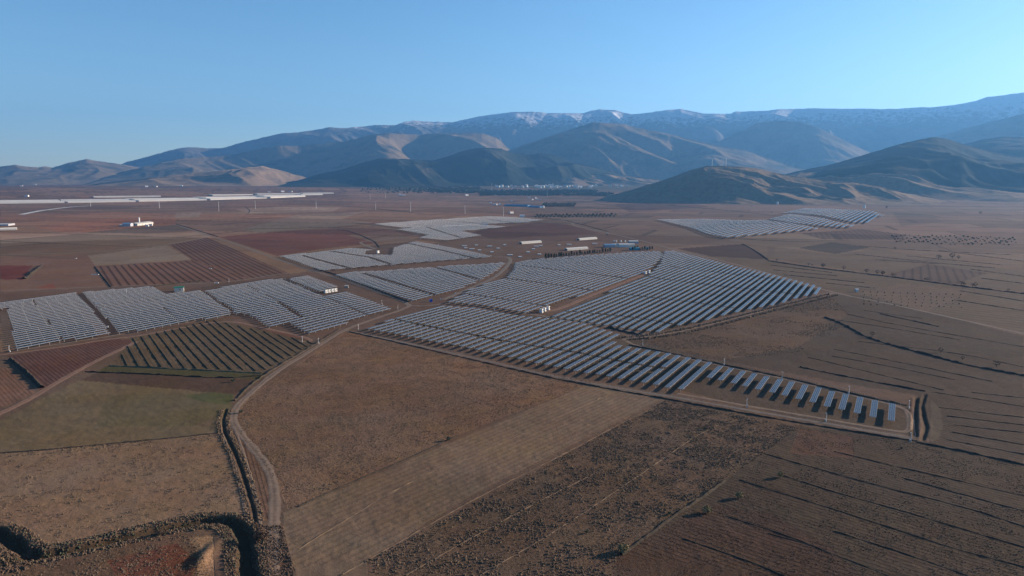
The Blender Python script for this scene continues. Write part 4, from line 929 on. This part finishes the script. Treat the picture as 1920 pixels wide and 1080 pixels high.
# long low barns
for i, (a, b_, lab) in enumerate([((976,457.5),(1013,454.8),'long white barn on the bare ground, nearest the distant arrays'), ((1084,450.5),(1117,448),'long white barn farthest back, beside the road'), ((1061,469.5),(1100,466.8),'long white barn in front, just behind the pine row')]):
    p, q = GP([a, b_]); c = (p + q) / 2; L = float(np.hypot(*(q - p)))
    x, y = c; z = float(ground_z(x, y)); rz = math.atan2(q[1] - p[1], q[0] - p[0])
    o = thing('barn', lab, 'barn', (x, y, z), rz, 'long barns behind the middle array')
    part('wall', 'pale', o, lambda b: b.box(-L/2, L/2, -4.5, 4.5, -1, 2.6)); part('roof', 'pale', o, lambda b: b.gable(-L/2, L/2, -4.5, 4.5, 2.65, 4.6, ov=.3)); part('door', 'dark', o, lambda b: b.box(-L/2 - .35, -L/2 - .02, -3, 3, 0, 2.5))
# farm complex
shed('farm_shed', 1142, 463.5, 20, 14, 4.5, .12, 'blue-grey roofed farm shed, leftmost of the farm', 'shed', 'greyroof', 'bluegrey', 2, group='farm sheds')
shed('farm_shed', 1153, 463, 14, 12, 4.5, .12, 'pale pink farm shed second from the left of the farm', 'shed', 'cream', 'pale', 2, group='farm sheds')
shed('farm_shed', 1169, 463, 20, 13, 5, .1, 'white gabled farm shed in the middle of the farm', 'shed', 'white', 'pale', 2, group='farm sheds')
shed('farm_shed', 1181, 462.5, 16, 12, 4.6, .1, 'cream farm shed right of the white gabled one', 'shed', 'cream', 'brownroof', 2, group='farm sheds')
shed('farm_shed', 1189, 468.5, 17, 10, 3.6, .05, 'teal farm shed in front, beside the pines', 'shed', 'teal', 'teal', 1.2, group='farm sheds')
shed('farm_shed', 1187, 456.5, 19, 11, 4.5, .1, 'lilac-grey farm shed at the back beside the road', 'shed', 'greyroof', 'pale', 1.6, group='farm sheds')
shed('farm_shed', 1212, 467, 8, 6, 4.5, 0, 'small white house among pines right of the farm', 'house', 'white', 'tile', 1.5)
for i, px in enumerate((1151, 1155.5, 1164, 1172)):
    x, y, z = at(px, 454.5); o = thing('silo', f'small white silo behind the farm, {ordn(i+1)} from the left', 'silo', (x, y, z), 0, 'silos behind the farm')
    part('tank', 'white', o, lambda b: b.tube((0, 0, 1), (0, 0, 4.2), 1.4, 1.4, 12)); part('cap', 'pale', o, lambda b: b.tube((0, 0, 4.2), (0, 0, 5.2), 1.4, .1, 12)); part('stand', 'steel', o, lambda b: b.tube((0, 0, -.5), (0, 0, 1), .5, .8, 8))
# little white pens on the bare ground
pens = [(885,468),(899,470.5),(922,474),(956,479.3),(975,482.5),(1011,478),(1006,463),(1014,461.6),(1048,460.6),(1067,459.6),(934,467),(946,460),(918,463),(990,474),(893,461),(871,462),(1000,468),(873,466),(1115,458)]
for i, (px, py) in enumerate(pens):
    o = shed('animal_shelter', px, py, 5.5 if i % 3 else 9, 3.5, 1.8, .1 + .1 * (i % 3), 'low white animal shelter on the bare ground between arrays and barns', 'shelter', 'pale', 'white', .4, group='animal shelters on the bare ground')
# warehouse on the left plain
p, q = GP([(250,423.6),(280,420.2)]); c = (p + q) / 2; L = float(np.hypot(*(q - p))); x, y = c; z = float(ground_z(x, y))
o = thing('warehouse', 'long bright white warehouse on the left plain', 'warehouse', (x, y, z), math.atan2(q[1] - p[1], q[0] - p[0]))
part('wall', 'pale', o, lambda b: b.box(-L/2, L/2, -12, 12, -1, 6)); part('roof', 'pale', o, lambda b: b.gable(-L/2, L/2, -12, 12, 6.02, 8.5, ov=.5)); part('door', 'dark', o, lambda b: b.box(-L/2 - .1, -L/2 + .05, -4, 4, 0, 5))
for k in range(5): part('window', 'dark', o, lambda b: b.box(-L/2 + L*(k+.4)/5, -L/2 + L*(k+.6)/5, -12.08, -11.95, 1.0, 2.6))
shed('warehouse', 240, 424.3, 22, 18, 7.5, .05, 'lower grey warehouse left of the white one on the left plain', 'warehouse', 'greyroof', 'bluegrey', 2.5)
x, y, z = at(261, 417.5); o = thing('silo', 'tall white silo behind the long white warehouse', 'silo', (x, y, z)); part('tank', 'white', o, lambda b: b.tube((0, 0, 0), (0, 0, 15), 2.4, 2.4, 12)); part('cap', 'pale', o, lambda b: b.tube((0, 0, 15), (0, 0, 17), 2.4, .2, 12))
for px, py in [(276,424.5),(283,423),(227.5,424)]: shed('outbuilding', px, py, 8, 6, 4, .2, 'small white outbuilding beside the white warehouse', 'outbuilding', 'white', 'pale', 1, group='outbuildings of the warehouse')
# blue-roofed nursery and its tank, scattered farms on the plain
def long_house(name, a, b_, Wd, h, rise, wall, roof, lab, cat, group=None, spans=1):
    p, q = GP([a, b_]); c = (p + q) / 2; L = float(np.hypot(*(q - p))); x, y = c; z = float(ground_z(x, y))
    o = thing(name, lab, cat, (x, y, z), math.atan2(q[1] - p[1], q[0] - p[0]), group)
    part('wall', wall, o, lambda b: b.box(-L/2, L/2, -Wd/2, Wd/2, -6, h))
    def rf(b):
        for i in range(spans): w_ = Wd / spans; y0 = -Wd/2 + i * w_; b.gable(-L/2, L/2, y0, y0 + w_, h + .02, h + rise)
    part('roof', roof, o, rf); part('door', 'dark', o, lambda b: b.box(-L/2 - .1, -L/2 + .05, -3, 3, 0, 4)); return o
long_house('nursery_shed', (948,386.5), (992,387.5), 24, 6, 4, 'teal', 'bluegrey', 'long blue-roofed shed on the far plain', 'shed', spans=2)
long_house('nursery_shed', (993,388.5), (1015,389.5), 20, 6, 3, 'bluegrey', 'bluegrey', 'shorter blue-grey shed right of the long blue-roofed one', 'shed')
def tank(px, py, r, h, lab, group=None, m='white'):
    x, y, z = at(px, py); o = thing('water_tank', lab, 'tank', (x, y, z), 0, group); part('shell', m, o, lambda b: b.tube((0, 0, -2), (0, 0, h), r, r, 14)); part('cap', 'pale', o, lambda b: b.tube((0, 0, h), (0, 0, h + r * .4), r, r * .15, 14))
tank(1018.5, 390, 5.5, 10, 'bright white tank at the right end of the blue-roofed sheds')
for px, lab in ((1390.5,'leftmost'),(1457.5,'second from left'),(1490.5,'third from left'),(1620.5,'rightmost')): tank(px, {1390.5:381,1457.5:383.5,1490.5:383,1620.5:390.5}[px], 5, 15, f'{lab} small bright white tank along the dark road line', 'white tanks on the road line')
sc_f = [(920,382),(926,384),(931,384.5),(937,385),(959,377.5),(958.5,400),(979,407.5),(992,371.5),(1004,372),(1008,374.5),(1013,375),(998,375),(961,352.5),(1313,366)]
for i, (px, py) in enumerate(sc_f): shed('farmhouse', px, py, 18 if i in (5, 6, 7) else 12, 10, 7, .3 * (i % 3), 'far white farmhouse on the plain before the village', 'farmhouse', 'white', 'tile' if i % 3 else 'white', 2.5, group='farmhouses on the far plain')
for i, (px, py) in enumerate([(50,368.5),(66,345.8),(40,349.5),(275,351),(292,351),(340,350),(345,343.2),(360,343.5),(455,347),(465,347),(505,361),(530,360.5),(545,360.5),(751,366.5),(757,366.5),(875,367),(700,342.5),(1258,345),(1268,345)]):
    shed('farmhouse', px, max(py, 347.2), 26, 14, 8, .2 * (i % 4), 'tiny white farmhouse near the foot of the left mountains', 'farmhouse', 'white', 'white' if i % 2 else 'tile', 3, group='farmhouses below the left mountains')
# village
vr = random.Random(4)
vil = []
for cx_, cy_, sx_, sy_, n_ in [(940,350.5,12,.9,6),(985,350,9,1.2,9),(1014,350.3,9,1.4,14),(1040,350.3,8,1.1,10),(1062,350,6,1,6),(1082,350.4,8,1.2,14),(1105,349.8,12,.9,9),(1150,350.3,14,.8,7),(970,349.5,5,.8,4),(1240,354,8,1.4,5)]:
    for _ in range(n_): vil.append((vr.gauss(cx_, sx_), min(352.5, max(348.3, vr.gauss(cy_ + .3, sy_)))))
for px, py in vil:
    shed('village_house', px, py, vr.uniform(16, 34), vr.uniform(11, 16), vr.uniform(9, 17), vr.uniform(-.5, .5), 'white house in the far village at the foot of the hills', 'house', vr.choice(['white', 'white', 'cream']), vr.choice(['tile', 'white', 'brownroof']), 3, group='houses of the far village', wins=0)
x, y, z = at(1037, 350); o = thing('church_tower', 'slim white church tower rising from the far village', 'tower', (x, y, z)); part('shaft', 'white', o, lambda b: b.box(-4, 4, -4, 4, -4, 32)); part('spire', 'tile', o, lambda b: b.tube((0, 0, 32), (0, 0, 40), 5, .3, 4))
# greenhouses of the left plain
gh = [((-30,381.5),(120,379.6)),((124,379.6),(250,377.6)),((254,377.4),(380,374.6)),((384,374.4),(490,371.2)),((494,371),(560,368.2)),((-30,378.6),(110,376.8)),((114,376.7),(240,375.2)),((244,375),(370,372.4)),((374,372.2),(480,369.2)),((484,369),(560,366.6)),((175,370),(300,368.6)),((395,367),(470,365.6)),((480,365.2),(560,364)),((560,366),(600,365)),((565,363.6),(622,362.6))]
for i, (a, b_) in enumerate(gh):
    long_house('greenhouse', a, b_, 150 if i < 5 else 190 if i < 10 else 110, 5, 2.2, 'plastic', 'plastic', ('white plastic greenhouse in the front row on the left plain' if i < 5 else 'white plastic greenhouse in the rear row on the left plain' if i < 10 else 'smaller white greenhouse behind the two long rows'), 'greenhouse', 'greenhouses on the left plain', spans=12)
long_house('greenhouse', (-20,423), (22,422.5), 45, 4, 1.5, 'greyroof', 'pale', 'grey greenhouse at the left edge, farther one of the pair', 'greenhouse', spans=6)
long_house('greenhouse', (-20,432), (32,430.5), 30, 4, 1.5, 'pale', 'cream', 'cream greenhouse at the left edge, nearer one of the pair', 'greenhouse', spans=4)
# white pylons
def pylon(px, py, h, lab, group='white pylons crossing the plain', taper=1.0, lattice=False):
    x, y, z = at(px, py); o = thing('pylon', lab, 'pylon', (x, y, z), .4, group)
    part('mast', 'white', o, lambda b: b.tube((0, 0, -2), (0, 0, h), .9 * taper, .5 * taper, 8))
    for k_, f_ in enumerate((.86, .93, 1.0)): part('crossarm', 'steel', o, lambda b: b.box(-3.2, 3.2, -.15, .15, h * f_ - .5, h * f_ - .2))
for px, py, h in [(299,390.5,38),(410.5,396,42),(479,391.5,38),(593,391,36),(704.5,393.5,34),(770,396.5,40),(872,401,34),(944,405,35),(1026,369,52),(922,357,70),(170,387,40),(694,374,40),(723,372,40)]:
    pylon(px, py, h, f'white pylon {"in front of the village" if px in (922,1026) else "on the left plain near the greenhouses" if px < 560 else "on the plain behind the arrays"}', taper=.85)
# masts on the near hill
for px, py, top, lab in [(1361,312,296,'taller white mast on the summit of the near hill'),(1335,313,298,'fainter lattice mast left of the summit mast on the near hill')]:
    d = ray(px, py); rr_ = 5230; nrm = math.hypot(d[0], d[1]); x, y = d[0] / nrm * rr_, d[1] / nrm * rr_; z = CAMH + d[2] / nrm * rr_ - 8; zt = CAMH + ray(px, top)[2] / nrm * rr_
    o = thing('radio_mast', lab, 'mast', (x, y, z), 0); part('mast', 'white', o, lambda b: b.tube((0, 0, 0), (0, 0, zt - z), 1.6, .9, 6)); part('cabin', 'white', o, lambda b: b.box(-5, 5, -4, 4, 3, 13)); part('antenna', 'pale', o, lambda b: b.box(-2.2, 2.2, -.8, .8, (zt - z) * .55, (zt - z) * .62))
# camera poles round the plant
def cam_pole(px, py, h, lab, cab=False):
    x, y, z = at(px, py); o = thing('camera_pole', lab, 'camera pole', (x, y, z), random.uniform(0, 3), 'camera poles along the plant fence')
    part('pole', 'white', o, lambda b: b.tube((0, 0, -.5), (0, 0, h), .16, .10, 6)); part('camera', 'white', o, lambda b: b.box(-.15, .55, -.15, .15, h - .35, h - .05)); part('base_box', 'pale', o, lambda b: b.box(.12, .7, -.25, .25, 0, 1.1))
for px, py, lab in [(17.5,660,'at the lower left corner of the far left array'),(429.5,529,'behind the hut side array beside the ploughed rows'),(597,645,'beside the track below the hut side array'),(567,641,'on the path left of the track junction'),(716,571,'beside the main track right of the small array'),(746,581,'at the main track bend'),(672,618,'at the left corner of the long front array'),
    (1358,686,'beside the first short table of the strip'),(1467,711,'behind the narrow strip near its sixth short table'),(1592,739,'behind the narrow strip near its eleventh short table'),(1400,763,'on the front track below the strip, left one'),(1549,791,'on the front track below the strip, right one'),(237,549,'behind the second left array'),(1205,648,'at the back corner where the strip begins'),(1708,828,'at the front right corner of the strip'),(1704,766,'at the rear right corner of the strip')]:
    cam_pole(px, py, 4.6, 'slim white camera pole ' + lab)
# combiner boxes at the row ends
bx = MB(); bx.box(-.5, .5, -.3, .3, .3, 1.7); bxm = bx.mesh('cabinet', M['white']); lg = MB(); lg.box(-.4, -.3, -.1, .1, -.4, .3); lg.box(.3, .4, -.1, .1, -.4, .3); lgm = lg.mesh('stand', M['steel'])
nb = 0
for px, py in [(761.5,604.5),(814,613.5),(870,623.5),(854,551),(868,553),(915,559),(922,562),(981,544.5),(1014,534),(1047,538),(987,570),(1060,509),(1100,513),(1128,516),(1173,520),(1118,546),(927,583),(180,570),(189,581),(199,597),(202,615),(390,557),(402,566),(414,574),(428,583),(545,531),(571,538),(580,546),(535,524),(700,510),(725,530),(752,538),(801,550),(868,508),(899,526),(826,563),(762,603),(822,459),(782,461),(1030,500),(1155,509)]:
    x, y, z = at(px, py); o = bpy.data.objects.new('combiner_box', None); COL.objects.link(o); o.location = (x, y, z); o.rotation_euler = (0, 0, .3)
    for nme, me_ in (('cabinet', bxm), ('stand', lgm)): c = bpy.data.objects.new(nme, me_); COL.objects.link(c); c.parent = o
    tag(o, 'small white electrical cabinet standing at a gap between solar tables', 'cabinet', 'white cabinets in the gaps of the arrays')
# white troughs on the left fields
for px, py, L, lab in [(178.5,515,9,'white trough beside the ploughed rows on the left'),(406,531,5,'small white trough beside the path behind the array'),(142,485,3,'small white trough at the field corner far left'),(395,504,3,'tiny white trough among the reddish rows')]:
    x, y, z = at(px, py); o = thing('water_trough', lab, 'trough', (x, y, z), .1); part('basin', 'white', o, lambda b: (b.box(-L/2, L/2, -.7, .7, -.3, .3), b.box(-L/2, L/2, -.7, -.55, .3, .9), b.box(-L/2, L/2, .55, .7, .3, .9), b.box(-L/2, -L/2+.15, -.55, .55, .3, .9), b.box(L/2-.15, L/2, -.55, .55, .3, .9)))
# fences round the strip: thin posts and rails
def fence(pts, lab, step=6.0, h=2.0):
    P = resample(GP(pts), step); c = P.mean(0); z0 = 0
    o = thing('fence', lab, 'fence', (float(c[0]), float(c[1]), 0)); pb = MB(); pb.tube((0, 0, -.4), (0, 0, h), .05, .05, 5); pm = pb.mesh('post', M['steel'])
    Z = ground_z(P[:, 0], P[:, 1]); wb = MB(); k_ = max(1, math.ceil(len(P) / 98))
    for i in range(len(P)):
        if i % k_ == 0:
            q_ = bpy.data.objects.new('post', pm); COL.objects.link(q_); q_.parent = o; q_.location = (P[i][0] - c[0], P[i][1] - c[1], Z[i])
    for i in range(len(P) - 1):
        a, b_ = P[i] - c, P[i + 1] - c
        for hh in (.3, .9, 1.5, 1.9): wb.tube((a[0], a[1], Z[i] + hh), (b_[0], b_[1], Z[i + 1] + hh), .012, .012, 3)
    wb.build('wire', M['steel'], o)
fence([(1714,824),(1640,812),(1500,789),(1380,768),(1260,746),(1160,731),(1060,712),(960,690),(860,667),(760,645),(680,626)], 'thin wire fence along the front track of the long array')
fence([(1716,822),(1712,770),(1600,738),(1480,707),(1360,683),(1270,663),(1195,647)], 'thin wire fence round the back of the narrow strip')
fence([(1165,633),(1240,626),(1330,606),(1430,580),(1500,563),(1560,549)], 'thin wire fence along the lower edge of the large right array')
